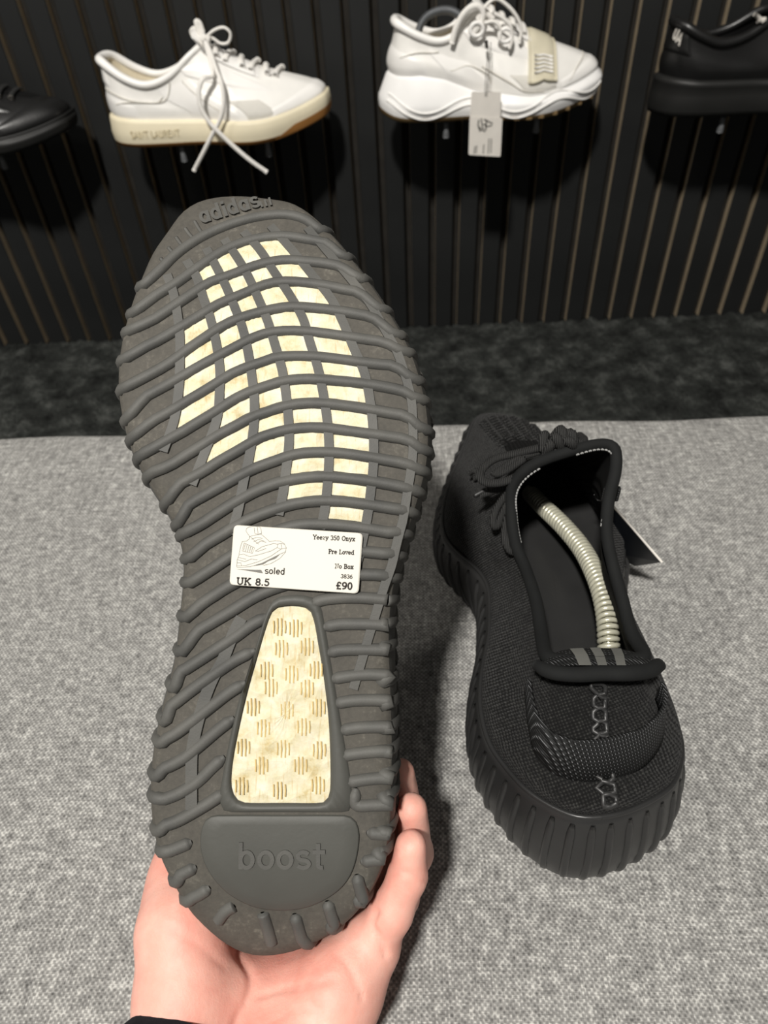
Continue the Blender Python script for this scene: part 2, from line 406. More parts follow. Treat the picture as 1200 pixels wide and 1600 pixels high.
# ---------------------------------------------------------------- bench
eL = atz(0, 679, ZB); eR = atz(1200, 641, ZB)
bang = math.atan2(eR[1]-eL[1], eR[0]-eL[0])
bm = Matrix.Translation(((eL[0]+eR[0])/2, (eL[1]+eR[1])/2, 0)) @ Matrix.Rotation(bang, 4, 'Z')
bench = empty('bench', bm); tag(bench, 'low upholstered bench covered in grey woven fabric', 'bench')
BW, BD, BR = 1.9, .72, .012
prof = [(-BD, ZB-.14), (-BD, ZB-.03)]
prof += [(-BD+BR-BR*math.cos(a), ZB-BR+BR*math.sin(a)) for a in np.linspace(0, math.pi/2, 6)]
prof += [(y, ZB) for y in np.linspace(-BD+.03, -.03, 24)]
prof += [(-BR+BR*math.sin(a), ZB-BR+BR*math.cos(a)) for a in np.linspace(0, math.pi/2, 6)] + [(0, ZB-.03), (0, ZB-.14)]
xs = np.linspace(-BW/2, BW/2, 120); V = []
for x in xs:
    for y, z in prof:
        wav = .0016*math.sin(x*17)+.001*math.sin(x*41+1) if y > -.05 else 0
        V.append((x, y+wav, z+(.0012*math.sin(x*9+y*13) if abs(z-ZB) < .001 and -.6 < y < -.04 else 0)))
npf = len(prof); fc = grid_faces(len(xs), npf)
fc += [tuple(range(npf))[::-1], tuple((len(xs)-1)*npf+i for i in range(npf))]
mesh('seat_cushion', V, fc, M['fabric'], bench)
v, f = rbox(0, -BD/2, (ZB-.14+.03)/2, BW-.02, BD-.02, ZB-.14-.03, .004); mesh('base', v, f, M['fabric'], bench, False)
v, f = rbox(0, 0, 0, .05, .05, .031, .003)
for sx_ in (-1, 1):
    for yy in (-.06, -BD+.06):
        q = mesh('foot', v, f, M['black_sole'], bench, False); q.location = (sx_*(BW/2-.08), yy, .0155)

# ================================================================ shoe toolkit
class Shoe:
    """coordinates: x to the lateral side, y towards the toe, h upwards from the ground"""
    def __init__(s, outline, hm, spring, root, zs=1.0, N=176, prof=None, heel_lean=.005):
        s.root = root; s.zs = zs; s.hm = hm; s.spring = spring; s.lean = heel_lean
        P = spline(outline, N*3, True)
        i0 = np.argmin(P[:, 1]+.15*np.abs(P[:, 0])); P = np.roll(P, -i0, 0)
        if P[N//4, 0] < P[-N//4, 0]: P = np.roll(P[::-1], 1, 0)
        s.O = spline(P[::3], N, True); s.N = N
        for _ in range(2): s.O = (np.roll(s.O, 1, 0)+2*s.O+np.roll(s.O, -1, 0))/4
        T = unit(np.roll(s.O, -1, 0)-np.roll(s.O, 1, 0)); s.nrm = np.stack([T[:, 1], -T[:, 0]], 1)
        s.y0, s.y1 = s.O[:, 1].min(), s.O[:, 1].max()
        s.prof = prof or [(.009, .0), (.005, .0004), (.0026, .003), (.0009, .008), (0, .016), (.0006, .026), (.0032, -.006), (.0052, -.001), (.0075, 0.0)]
    def hh(s, v, h):                        # h <= 0 of the upper part counts from the top of the midsole
        return h
    def ring(s, inset, h):
        """inset from the outline at height h above the sole's lower face (arrays allowed)"""
        P = s.O-s.nrm*np.broadcast_to(inset, (s.N,))[:, None]
        hv = np.broadcast_to(h, (s.N,)).astype(float)
        y = P[:, 1]+s.lean*np.clip(1-(P[:, 1]-s.y0)/.06, 0, 1)*np.clip(hv/.045, 0, 1)
        return np.stack([P[:, 0], y, s.spring(P[:, 1])+hv], 1)
    def prof_rings(s):
        HM = s.hm(s.O[:, 1]); R = []
        for k, (ins, h) in enumerate(s.prof):
            top = k >= len(s.prof)-3
            R.append(s.ring(ins, HM+h if top else np.minimum(h, HM*.75)))
        return R
    def wallpt(s, i, h):
        """point and outward normal on the sidewall over outline index i"""
        f_ = float(i); i0 = int(math.floor(f_)) % s.N; f_ -= math.floor(f_); i1 = (i0+1) % s.N
        Oi = s.O[i0]*(1-f_)+s.O[i1]*f_; ni = unit(s.nrm[i0]*(1-f_)+s.nrm[i1]*f_); HM = float(s.hm(A_([Oi[1]]))[0])
        hs = [min(p[1], HM*.75) if k < len(s.prof)-3 else HM+p[1] for k, p in enumerate(s.prof)]
        ins = float(np.interp(h, hs, [p[0] for p in s.prof])); P = Oi-ni*ins
        y = P[1]+s.lean*max(0, min(1, 1-(P[1]-s.y0)/.06))*min(1, h/.045)
        return A_([P[0], y, float(s.spring(A_([P[1]]))[0])+h])
    def spine(s, P, margin=.035):
        y = np.clip(P[:, 1], s.y0+margin, s.y1-margin)
        L = s.O[:s.N//2]; R = s.O[s.N//2:]
        xl = np.interp(y, *(lambda q: (q[:, 1], q[:, 0]))(L[np.argsort(L[:, 1])])); xr = np.interp(y, *(lambda q: (q[:, 1], q[:, 0]))(R[np.argsort(R[:, 1])]))
        return np.stack([(xl+xr)/2, y], 1)
    def cap(s, ring, n=8, f=None):
        c = s.spine(ring); out = []
        for t in np.linspace(0, 1, n):
            q = ring.copy(); q[:, :2] = ring[:, :2]*(1-t)+c*t
            base = s.spring(ring[:, 1]); q[:, 2] = ring[:, 2]-base+s.spring(q[:, 1])
            if f is not None: q[:, 2] += f(q, t)
            out.append(q)
        return out
    def put(s, name, V, f, m, parent=None, smooth=True):
        V = np.asarray(V, float).copy()
        if s.zs < 0: V[:, 2] *= -1; f = [tuple(q)[::-1] for q in f]
        return mesh(name, V, f, m, parent if parent is not None else s.root, smooth)
    def rings(s, name, R, m, parent=None):
        V = np.vstack(R); k = len(R); f = []
        for a in range(k-1):
            for i in range(s.N): j = (i+1) % s.N; f.append((a*s.N+i, a*s.N+j, (a+1)*s.N+j, (a+1)*s.N+i))
        return s.put(name, V, f, m, parent)
    # ---- upper between the top of the midsole and the collar loop
    def make_upper(s, collar, Ns=144, Nt=22, inset=.0062, a=.018, b=.03, vb=.05, hb=.5, side=.004):
        C = A_([c for c in collar], float); K = len(C)
        C = np.vstack([C[-2:]-[1, 0, 0, 0], C, C[:2]+[1, 0, 0, 0]])
        D = spline(C, 600); s.S = np.arange(Ns)/Ns
        # monotone lookup in s
        o_ = np.maximum.accumulate(D[:, 0]); s.C = np.stack([np.interp(s.S, o_, D[:, k]) for k in (1, 2, 3)], 1)
        for _ in range(2): s.C = (np.roll(s.C, 1, 0)+2*s.C+np.roll(s.C, -1, 0))/4
        HM = s.hm(s.O[:, 1]); B = s.ring(inset, HM-.001)
        L = np.r_[0, np.cumsum(np.linalg.norm(np.diff(np.vstack([B, B[:1]]), axis=0), axis=1))]; L /= L[-1]
        Bc = np.vstack([B, B[:1]]); s.B = np.stack([np.interp(s.S, L, Bc[:, k]) for k in range(3)], 1)
        n2 = np.stack([np.interp(s.S, L, np.r_[s.nrm[:, k], s.nrm[:1, k]]) for k in range(2)], 1)
        D2 = s.B[:, :2]-s.C[:, :2]; dist = np.linalg.norm(D2, axis=1)
        front = np.clip((dist-.03)/.07, 0, 1)[:, None]
        P0 = s.B; P3 = s.C
        P1 = s.B.copy(); P1[:, 2] += a*(1-front[:, 0])+a*.9*front[:, 0]; P1[:, :2] += n2*side*(1-front)
        P2 = s.C.copy(); P2[:, :2] += D2*(.25*(1-front)+hb*front); P2[:, 2] -= b*(1-front[:, 0])+vb*front[:, 0]
        t = np.linspace(0, 1, Nt)[None, :, None]
        s.G = (1-t)**3*P0[:, None]+3*t*(1-t)**2*P1[:, None]+3*t*t*(1-t)*P2[:, None]+t**3*P3[:, None]
        s.Ns, s.Nt = Ns, Nt
    def upper_mesh(s, name, m, parent=None):
        o = s.put(name, s.G.reshape(-1, 3), grid_faces(s.Ns, s.Nt, True, False), m, parent); return o
    def at(s, si, ti, lift=0.0):
        """point(s) of the upper at parameters (s,t) moved out along the normal"""
        si = np.asarray(si, float); ti = np.asarray(ti, float)
        def ev(a, b):
            x = (a % 1.0)*s.Ns; i = np.floor(x).astype(int); fx = (x-i)[..., None]; i = i % s.Ns; j2 = (i+1) % s.Ns
            y = np.clip(b, 0, 1)*(s.Nt-1); j = np.minimum(np.floor(y).astype(int), s.Nt-2); fy = (y-j)[..., None]
            return (s.G[i, j]*(1-fx)+s.G[j2, j]*fx)*(1-fy)+(s.G[i, j+1]*(1-fx)+s.G[j2, j+1]*fx)*fy
        P = ev(si, ti)
        if not isinstance(lift, np.ndarray): return P+0*np.asarray(lift) if lift == 0 else s.at(si, ti, np.full(si.shape, float(lift)))
        e = .008; ds = ev(si+e, ti)-ev(si-e, ti); tt = np.clip(ti, .02, .98); dt = ev(si, tt+.02)-ev(si, tt-.02)
        return P+unit(np.cross(ds, dt))*np.asarray(lift)[..., None]
    def patch(s, name, s0, s1, ta, tb, m, lift=.0012, ns=28, nt=10, parent=None):
        """panel on the upper: s from s0 to s1, t between the functions ta and tb (q in 0..1)"""
        q = np.linspace(0, 1, ns); ss = s0+(s1-s0)*q; lo = A_([ta(x) if callable(ta) else ta for x in q]); hi = A_([tb(x) if callable(tb) else tb for x in q])
        w = np.linspace(0, 1, nt); T = lo[:, None]*(1-w)+hi[:, None]*w; Sg = np.repeat(ss[:, None], nt, 1)
        ed = np.minimum(np.minimum(q, 1-q)[:, None]*ns/2, np.minimum(w, 1-w)[None]*nt/2); lf = lift*np.clip(ed, 0, 1)-.0001
        P = s.at(Sg, T, lf); return s.put(name, P.reshape(-1, 3), grid_faces(ns, nt), m, parent)
    def lining_mesh(s, name, m, low=.026, inset=.014, gap=.0035, Nt=14, parent=None):
        cen = s.C[:, :2].mean(0); C2 = s.C.copy(); C2[:, :2] -= unit(s.C[:, :2]-cen)*gap; C2[:, 2] -= .001
        HM = s.hm(s.O[:, 1]); B = s.ring(inset, low)
        L = np.r_[0, np.cumsum(np.linalg.norm(np.diff(np.vstack([B, B[:1]]), axis=0), axis=1))]; L /= L[-1]
        Bc = np.vstack([B, B[:1]]); s.I = np.stack([np.interp(s.S, L, Bc[:, k]) for k in range(3)], 1)
        t = np.linspace(0, 1, Nt)[None, :, None]
        P1 = C2.copy(); P1[:, 2] -= .02; P1[:, :2] += (s.I-C2)[:, :2]*.12
        P2 = s.I.copy(); P2[:, 2] += .018
        G = (1-t)**3*C2[:, None]+3*t*(1-t)**2*P1[:, None]+3*t*t*(1-t)*P2[:, None]+t**3*s.I[:, None]; s.LG = G
        return s.put(name, G.reshape(-1, 3), [q[::-1] for q in grid_faces(s.Ns, Nt, True, False)], m, parent)
    def insole_mesh(s, name, m, low=.026, inset=.0145, parent=None):
        R = s.cap(s.ring(inset, low), 7); return s.rings(name, R, m, parent)
    def rim_mesh(s, name, m, r=.003, lift=0.0, parent=None, k=10):
        P = s.C.copy(); P[:, 2] += lift; P = np.vstack([P, P[:1]]); rr = np.broadcast_to(r, (s.Ns,)); rr = np.r_[rr, rr[:1]]
        V, f = tube(P, rr, k, up=(0, .05, 1), cap=False); return s.put(name, V, f, m, parent)
    def section(s, y0, xmax=None, n=24, lift=.001):
        """curve over the front of the upper at constant y"""
        pts = []
        for i in range(s.Ns):
            if not .2 < s.S[i] < .8: continue
            g = s.G[i]; yy = g[:, 1]
            for j in range(s.Nt-1):
                if (yy[j]-y0)*(yy[j+1]-y0) <= 0 and yy[j] != yy[j+1]:
                    f = (y0-yy[j])/(yy[j+1]-yy[j]); pts.append((s.S[i], j+f)); break
        pts = A_(pts); P = s.at(pts[:, 0], pts[:, 1]/(s.Nt-1), lift)
        o_ = np.argsort(-P[:, 0]); P = P[o_]
        if xmax is not None:
            P = P[np.abs(P[:, 0]-P[:, 0].mean()) < xmax]
        return spline(P[::2] if len(P) > 12 else P, n)

# ---------------------------------------------------------------- the sole seen in the photograph
O_H = atd(430, 1478, .2495); _T = atd(432, 650, .2625)
V_H = unit(_T-O_H); U_H = unit(RT-V_H*(RT@V_H)); N_H = np.cross(U_H, V_H)
SPR = lambda v: 1.5*np.maximum(0, v-.165)**2+5*np.maximum(0, .035-v)**2
def SP(p, w0=0.0):
    """pixels -> (u, v) on the curved sole, w0 in front of its face"""
    out = []
    for x, y in np.asarray(p, float).reshape(-1, 2):
        d = ray(x, y); w = 0.0
        for _ in range(12):
            Q = O_H+w*N_H; t = ((Q-CAM)@N_H)/(d@N_H); P = CAM+d*t; v = (P-O_H)@V_H; w = w0-float(SPR(A_([v]))[0])
        out.append(((P-O_H)@U_H, v))
    return A_(out)
OUT_PX = [(430,1478),(480,1467),(526,1443),(566,1412),(594,1366),(609,1328),(617,1288),(620,1248),(621,1205),(622,1147),(621,1110),(619,1055),(617,1000),(618,960),(623,916),(631,881),(641,845),(654,806),(664,771),(673,736),(676,700),(675,658),(668,622),(657,580),(641,543),(621,508),(595,467),(575,439),(558,417),(536,389),(517,369),(499,351),(478,337),(456,326),(440,326),(397,320),(364,320),(327,325),(301,337),(283,353),(268,377),(245,408),(230,443),(215,480),(204,517),(196,553),(192,589),(192,622),(196,654),(204,689),(215,721),(232,754),(249,782),(266,806),(282,837),(290,866),(291,892),(288,925),(285,956),(281,992),(278,1020),(269,1055),(255,1106),(246,1152),(241,1192),(240,1225),(243,1270),(254,1320),(280,1372),(308,1416),(345,1450),(388,1474)]
OUT = SP(OUT_PX, -.014)
HM = lambda v: np.interp(v, [0, .05, .13, .2, .26, .3], [.050, .049, .042, .035, .034, .034])
RIBS = [
 [(240,436),(271,402),(310,374),(353,354),(397,341),(440,336),(470,341),(500,355)],
 [(221,475),(267,449),(310,419),(353,391),(397,375),(440,370),(470,373),(506,380),(536,390)],
 [(212,516),(245,497),(277,476),(310,454),(330,442),(364,430),(401,416),(440,408),(473,409),(517,414),(562,428)],
 [(198,558),(212,549),(245,534),(288,509),(310,496),(341,477),(379,461),(418,445),(450,441),(495,445),(538,453),(595,467)],
 [(193,606),(234,586),(267,567),(288,551),(310,536),(353,508),(392,493),(440,482),(473,481),(538,488),(582,497),(619,507)],
 [(196,643),(223,624),(245,611),(267,599),(288,587),(310,574),(366,544),(405,525),(440,518),(484,519),(538,526),(592,534),(640,544)],
 [(203,680),(223,668),(245,655),(267,643),(288,630),(310,617),(335,602),(368,582),(418,564),(440,558),(495,558),(560,566),(625,574),(657,581)],
 [(214,717),(245,698),(267,685),(284,676),(310,660),(334,646),(371,622),(397,611),(420,603),(440,597),(473,593),(517,595),(582,602),(647,615),(667,621)],
 [(232,750),(249,738),(284,716),(310,700),(332,686),(349,676),(371,665),(388,655),(407,648),(440,637),(473,631),(517,632),(582,641),(647,653),(674,659)],
 [(252,781),(277,760),(299,747),(321,735),(339,723),(364,709),(388,695),(405,685),(440,674),(473,669),(506,669),(560,676),(625,685),(674,696)],
 [(268,809),(288,793),(310,780),(340,763),(362,751),(384,739),(403,730),(440,717),(462,710),(495,707),(538,709),(603,719),(671,732)],
 [(286,839),(312,821),(332,808),(353,794),(375,781),(397,769),(418,760),(440,753),(462,749),(495,745),(538,747),(603,756),(663,769)],
 [(294,870),(323,850),(348,835),(376,818),(403,806),(430,796),(462,787),(495,783),(538,784),(603,793),(655,802)],
 [(298,910),(330,890),(357,872),(400,846),(435,829),(465,821),(496,819),(542,822),(597,830),(643,838)],
 [(292,957),(330,934),(356,917),(410,890),(465,868),(520,860),(567,862),(606,866),(634,871)],
 [(284,1003),(330,974),(357,958),(396,934),(430,919),(480,905),(530,898),(567,898),(597,899),(626,904)],
 [(270,1059),(302,1038),(330,1020),(365,997),(394,976),(421,962)],
 [(257,1112),(280,1094),(302,1077),(330,1057),(367,1032),(399,1016)],
 [(249,1160),(275,1146),(302,1126),(330,1104),(357,1083),(384,1066)],
 [(245,1206),(284,1187),(312,1165),(339,1142),(366,1121)],
 [(246,1252),(272,1243),(295,1231),(314,1217),(332,1199),(351,1182)],
 [(250,1292),(276,1283),(304,1268),(332,1251),(352,1237)],
 [(484,945),(503,938),(523,935),(560,934),(618,938)],
 [(504,981),(522,977),(542,975),(587,976),(616,979)],
 [(510,1022),(532,1016),(578,1015),(617,1016)],
 [(516,1062),(542,1057),(578,1054),(618,1057)],
 [(521,1100),(551,1095),(587,1094),(619,1097)],
 [(530,1142),(560,1137),(597,1136),(621,1138)],
 [(532,1182),(560,1177),(597,1174),(621,1177)],
 [(540,1223),(572,1218),(597,1216),(620,1217)],
 [(556,1231),(556,1257),(585,1258),(618,1257)],
 [(573,1301),(592,1303),(613,1303)], [(564,1347),(583,1344),(601,1342)], [(557,1366),(563,1390),(569,1412)],
 [(511,1407),(517,1428),(523,1446)], [(460,1427),(466,1448),(472,1468)], [(410,1425),(418,1450),(425,1475)],
 [(367,1415),(352,1424),(340,1440)], [(328,1386),(314,1396),(300,1403)], [(307,1354),(294,1361),(280,1368)], [(300,1315),(282,1323),(262,1331)]]
WEBS = [
 [(262,430),(272,459),(278,491),(282,527),(282,572),(280,613),(273,658),(256,706)],
 [(292,408),(308,434),(318,465),(329,497),(338,534),(344,574),(344,608),(340,654),(323,702),(301,758)],
 [(323,389),(338,417),(353,447),(366,478),(379,512),(388,550),(394,589),(398,626),(397,667),(390,715),(381,754),(373,797),(362,835)],
 [(351,375),(371,403),(388,432),(403,465),(418,501),(429,536),(441,578),(447,615),(451,654),(452,691),(448,730),(443,769),(436,805)],
 [(381,363),(407,392),(427,423),(452,460),(473,497),(484,534),(497,576),(505,615),(511,654),(514,689),(514,725),(511,767),(507,801),(501,826)],
 [(423,354),(456,391),(486,428),(517,467),(536,504),(553,545),(569,582),(577,619),(582,658),(584,695),(583,732),(579,769),(575,801),(567,842),(558,880)],
 [(480,357),(513,396),(546,435),(577,474),(600,514),(620,550),(634,591),(643,628),(645,667),(645,706),(641,741),(635,777),(630,810),(620,848),(612,883),(600,917),(588,956),(576,995),(564,1036),(552,1076)],
 [(378,965),(366,988),(348,1033),(334,1058),(321,1090),(312,1120),(305,1149),(301,1175),(300,1203),(300,1264)]]
WEB_CREAM = {1: (2, 3, 4, 5), 2: (2, 3, 4, 5), 3: (1, 2, 3, 4, 5), 4: (1, 2, 3, 4, 5), 5: (1, 2, 3, 4, 5), 6: (1, 2, 3, 4, 5), 7: (2, 3, 4, 5), 8: (2, 3, 4, 5), 9: (3, 4, 5), 10: (4, 5), 11: (4, 5), 12: (5,)}
WIN_PX = [(445,948),(468,948),(484,954),(491,972),(497,1005),(506,1060),(513,1120),(516,1180),(516,1230),(512,1247),(500,1254),(445,1254),(390,1254),(373,1250),(364,1236),(362,1215),(366,1180),(376,1130),(388,1080),(402,1030),(415,985),(427,955)]
FRAME_PX = [(452,929),(480,930),(500,942),(510,985),(520,1045),(530,1105),(540,1165),(549,1220),(551,1250),(546,1268),(520,1270),(440,1270),(365,1270),(348,1266),(342,1245),(347,1215),(356,1165),(368,1110),(384,1055),(402,1000),(416,955),(430,934)]
PAD_PX = [(330,1275),(360,1273),(440,1273),(520,1273),(546,1275),(558,1287),(561,1312),(554,1350),(540,1378),(515,1400),(480,1416),(440,1421),(400,1416),(365,1400),(340,1378),(322,1350),(314,1320),(317,1290)]

def sole_pt(uv, h):                    # on the lower face, h above it (negative = proud of it)
    uv = np.asarray(uv, float); return np.stack([uv[..., 0], uv[..., 1], SPR(uv[..., 1])+h], -1)
def plate(uv, h_top, h_bot, n=5, bulge=0.0):
    """plate with the closed outline uv: skirt plus a cap shrinking to its middle"""
    c = uv.mean(0); R = [sole_pt(uv, h_bot), sole_pt(uv+(c-uv)*.0, h_top+.0003)]
    sc = .0005/np.maximum(np.linalg.norm(uv-c, axis=1), 1e-6)[:, None]
    for k, t in enumerate(np.linspace(0, 1, n)):
        R.append(sole_pt(uv+(c-uv)*np.clip(sc+t*(1-sc), 0, 1), h_top-bulge*math.sin(t*math.pi/2)))
    V = np.vstack(R); m = len(uv); return V, grid_faces(len(R), m, False, True)
def outline_index(sh, p):
    return int(np.argmin(((sh.O-p)**2).sum(1)))

def build_sole(sh, bottom=True):
    R = sh.prof_rings(); HMv = sh.hm(sh.O[:, 1])
    mid = sh.rings('midsole', R[2:]+sh.cap(R[-1], 4), M['rubber'] if bottom else M['rubber_dark'])
    out = sh.rings('outsole', sh.cap(R[0], 9)[::-1]+R[1:3], M['rubber_floor'] if bottom else M['rubber_dark'])
    ends = []
    for rp in RIBS:
        uv = spline(SP(rp), 26); ext = []
        for end, sgn in ((0, 1), (-1, -1)):
            tg_ = unit(uv[0]-uv[3] if end == 0 else uv[-1]-uv[-4]); i = outline_index(sh, uv[end]+tg_*.0035)
            d = np.min(np.linalg.norm(sh.O-uv[end], axis=1))
            ext.append((d, i) if d < .010 else None)
        if ext[0] and ext[1] and np.linalg.norm(uv[0]-uv[-1]) < .03: ext[0 if ext[0][0] > ext[1][0] else 1] = None
        ext = [e[1] if e else None for e in ext]
        ends.append((uv, ext))
    side_idx = sorted({e for _, x in ends for e in x if e is not None})
    for (uv, ext) in ends:
        if bottom:
            n = len(uv); P = sole_pt(uv, .0004); r = np.full(n, .00185); r[0] = r[-1] = .0011
            parts_P = [P]; 
            head = []; tail = []
            if ext[0] is not None:
                head = [sh.wallpt(ext[0], hh)-np.r_[sh.nrm[ext[0]]*.0010, 0] for hh in (.022, .015, .008, .003, .0006)]
            if ext[1] is not None:
                tail = [sh.wallpt(ext[1], hh)-np.r_[sh.nrm[ext[1]]*.0010, 0] for hh in (.0006, .003, .008, .015, .022)]
            Q = list(head)+list(P[2 if head else 0: n-2 if tail else n])+list(tail)
            Q = spline(A_(Q), 40); rr = np.full(40, .0025); rr[:2] = [.0010, .0019]; rr[-2:] = [.0019, .0010]
            V, f = tube(Q, rr, 8, flat=1.0); sh.put('rib', V, f, M['rubber'], out)
    # upright ribs of the sidewall
    idx = sorted(side_idx) if bottom else []
    keep = [] if bottom else list(np.arange(1.2, sh.N, 2.35))
    for i in idx:
        if not keep or i-keep[-1] > 1: keep.append(i)
    for i in keep:
        fi = i; i = int(i) % sh.N; hm = float(sh.hm(sh.O[i:i+1, 1])[0]); slant = 3 if sh.O[i, 0] < 0 else -2
        if sh.O[i, 1] < .05: slant = 0
        hs = np.linspace(.016 if bottom else .002, hm-.006, 8)
        P = A_([sh.wallpt(fi+slant*(1-q), h) for q, h in zip(np.linspace(0, 1, 8), hs)])
        P[:, :2] += sh.nrm[i]*(-.0006 if bottom else -.0006)
        r = np.full(8, .0021); r[0] = .0014; r[-1] = .0012
        V, f = tube(spline(P, 14), np.interp(np.linspace(0, 1, 14), np.linspace(0, 1, 8), r), 8); sh.put('sidewall_rib', V, f, M['rubber'] if bottom else M['rubber_dark'], mid)
    # bead along the top edge
    P = R[-2]; V, f = tube(np.vstack([P, P[:1]]), .0013, 6, up=(0, 0, 1), cap=False); sh.put('edge_bead', V, f, M['rubber'] if bottom else M['rubber_dark'], mid)
    return out, mid

def cross(a, b):
    A2 = spline(a, 300); B2 = spline(b, 300); d = ((A2[:, None]-B2[None])**2).sum(-1); i, j = np.unravel_index(np.argmin(d), d.shape)
    return (A2[i]+B2[j])/2

# ================================================================ shoe held up, sole to the camera
HELD_M = Matrix([[U_H[i], V_H[i], N_H[i], O_H[i]] for i in range(3)]+[[0, 0, 0, 1]])
held = empty('sneaker', HELD_M)
tag(held, 'black ribbed sneaker held up sole first with cream foam windows and a price label', 'shoe')
hs = Shoe(OUT, HM, SPR, held, zs=-1.0)
out, mid = build_sole(hs, True)
tag(out, 'dusty black rubber outsole with raised ribs')
for w, wp in enumerate(WEBS):
    uv = spline(SP(wp), 60); wd = (.0038 if w < 6 else .0036 if w == 6 else .0046)
    T = unit(np.gradient(uv, axis=0)); Nn = np.stack([-T[:, 1], T[:, 0]], 1)
    Ls = [sole_pt(uv+Nn*wd*.5, .0004), sole_pt(uv+Nn*wd*.47, -.0011), sole_pt(uv-Nn*wd*.47, -.0011), sole_pt(uv-Nn*wd*.5, .0004)]
    V = np.stack(Ls, 1).reshape(-1, 3); hs.put('web', V, grid_faces(60, 4), M['rubber'], out, False)
for r_, cols in WEB_CREAM.items():
    for c_ in cols:
        q = [cross(RIBS[r_], WEBS[c_-1]), cross(RIBS[r_], WEBS[c_]), cross(RIBS[r_+1], WEBS[c_]), cross(RIBS[r_+1], WEBS[c_-1])]
        q = SP(q); n_ = 9; a = np.linspace(.03, .97, n_); pts = []
        for i in a:
            for j in a:
                p = (1-i)*(1-j)*q[0]+(1-i)*j*q[1]+i*j*q[2]+i*(1-j)*q[3]
                pts.append(sole_pt(p, -.0002-.0005*math.sin(math.pi*i)*math.sin(math.pi*j)+RNG.normal(0, .00008)))
        hs.put('foam_window', A_(pts), grid_faces(n_, n_), M['foam'], out)
# heel window with its frame
win = spline(SP(WIN_PX), 72, True); fr = spline(SP(FRAME_PX), 72, True)
def align(a, b):
    k = min(range(len(b)), key=lambda s_: ((np.roll(b, -s_, 0)-a)**2).sum()); return np.roll(b, -k, 0)
fr = align(win, fr); inn = win+unit(fr-win)*.0004
R_ = [sole_pt(fr, .0004), sole_pt(fr+unit(win-fr)*.0012, -.0014), sole_pt(win+unit(fr-win)*.0016, -.0014), sole_pt(inn, -.0006), sole_pt(inn, .0014)]
hs.put('heel_frame', np.vstack(R_), grid_faces(5, 72, False, True), M['rubber_pad'], out)
cw = win.mean(0); R_ = []
for t in np.linspace(0, 1, 14):
    q = win+(cw-win)*t; R_.append(sole_pt(q, -.0002-.0007*math.sin(t*math.pi/2)+RNG.normal(0, .00012, len(q))*(t > 0)))
hw = hs.put('heel_window', np.vstack(R_), grid_faces(14, 72, False, True), M['foam'], out); tag(hw, 'tapered cream foam window with striped round marks')
DOTS = [(462,981),(437,979),(440,1013),(480,1010),(417,1047),(456,1053),(494,1046),(424,1074),(480,1075),(396,1104),(449,1109),(498,1105),(412,1137),(475,1135),(381,1167),(443,1169),(499,1171),(409,1195),(470,1195),(378,1227),(437,1234),(497,1226)]
def to3_sole(h0):
    return lambda p, th: sole_pt(p, h0-th)
# (marks hang on the window: one small relief each)
for (x, y) in DOTS:
    st = []
    for k in (-9, -3, 3, 9):
        hh = 13 if abs(k) < 5 else 9
        st.append(SP([(x+k, y-hh), (x+k+.5, y), (x+k, y+hh)]))
    V, f = strokes_mesh(st, .00045, to3_sole(-.00088), .0002)
    hs.put('foam_mark', V, f, M['foam_line'], out, False)
# heel pad and lettering
pad = spline(SP(PAD_PX), 64, True); V, f = plate(pad, -.0012, .0006, 6, .0004); pd = hs.put('heel_pad', V, f, M['rubber_pad'], out)
def sole_text(name, s, p0, p1, h_, width, base, th, m, parent, slab=False):
    a, b = SP([p0, p1]); st = place_text(s, a, b, h_, slab)
    V, f = strokes_mesh(st, width, to3_sole(base), th); return hs.put(name, V, f, m, parent, False)
sole_text('lettering', 'boost', (373, 1352), (508, 1352), .0085, .0015, -.0014, .0007, M['rubber'], out)
sole_text('lettering', 'adidas', (316, 349), (408, 322), .0078, .0014, -.0001, .0008, M['rubber'], out)
for a_, b_ in (((304, 346), (316, 365)), ((289, 357), (302, 373)), ((275, 371), (287, 386)), ((263, 387), (275, 399)), ((251, 404), (262, 415))):
    q_ = spline(SP([a_, ((a_[0]+b_[0])/2, (a_[1]+b_[1])/2+1), b_]), 8); V, f = tube(sole_pt(q_, .0002), .0009, 6); hs.put('toe_ridge', V, f, M['rubber'], out)
V, f = strokes_mesh([SP([(410+7*k, 324-1.5*k), (407+7*k, 317-3*k)]) for k in range(3)], .0009, to3_sole(-.0001), .0008); hs.put('emblem', V, f, M['rubber'], out, False)
# price label
LAB = [(365,820),(567,833),(560,928),(358,914)]
c4 = SP(LAB, .0032)
def lab_uv(px): return SP(px, .0032)
rc = []
for k in range(4):
    p, a, b = c4[k], c4[(k-1) % 4], c4[(k+1) % 4]; r_ = .0020
    da = unit(a-p)*r_; db = unit(b-p)*r_
    for t in np.linspace(0, 1, 7): rc.append((1-t)**2*(p+da)+2*t*(1-t)*p+t*t*(p+db))
rc = A_(rc); V, f = plate(rc, -.0030, -.0027, 6)
lab = hs.put('price_label', V, f, M['paper'], None, False); tag(lab, 'small white printed price label stuck on the sole')
def lab_text(s, p0, p1, hpx, w, slab=True, m='ink'):
    a, b = lab_uv([p0, p1]); h_ = hpx*.255/F; st = place_text(s, a, b, h_, slab)
    V, f = strokes_mesh(st, w, lambda p, th: sole_pt(p, -.0030-th), .00006); return hs.put('print', V, f, M[m], lab, False)
lab_text('Yeezy 350 Onyx', (489, 842.3), (554.5, 845.4), 6.6, .00034)
lab_text('Pre Loved', (513.4, 864.8), (553, 866.6), 6.4, .00036)
lab_text('No Box', (523.6, 887.6), (552, 888.9), 6.4, .00036)
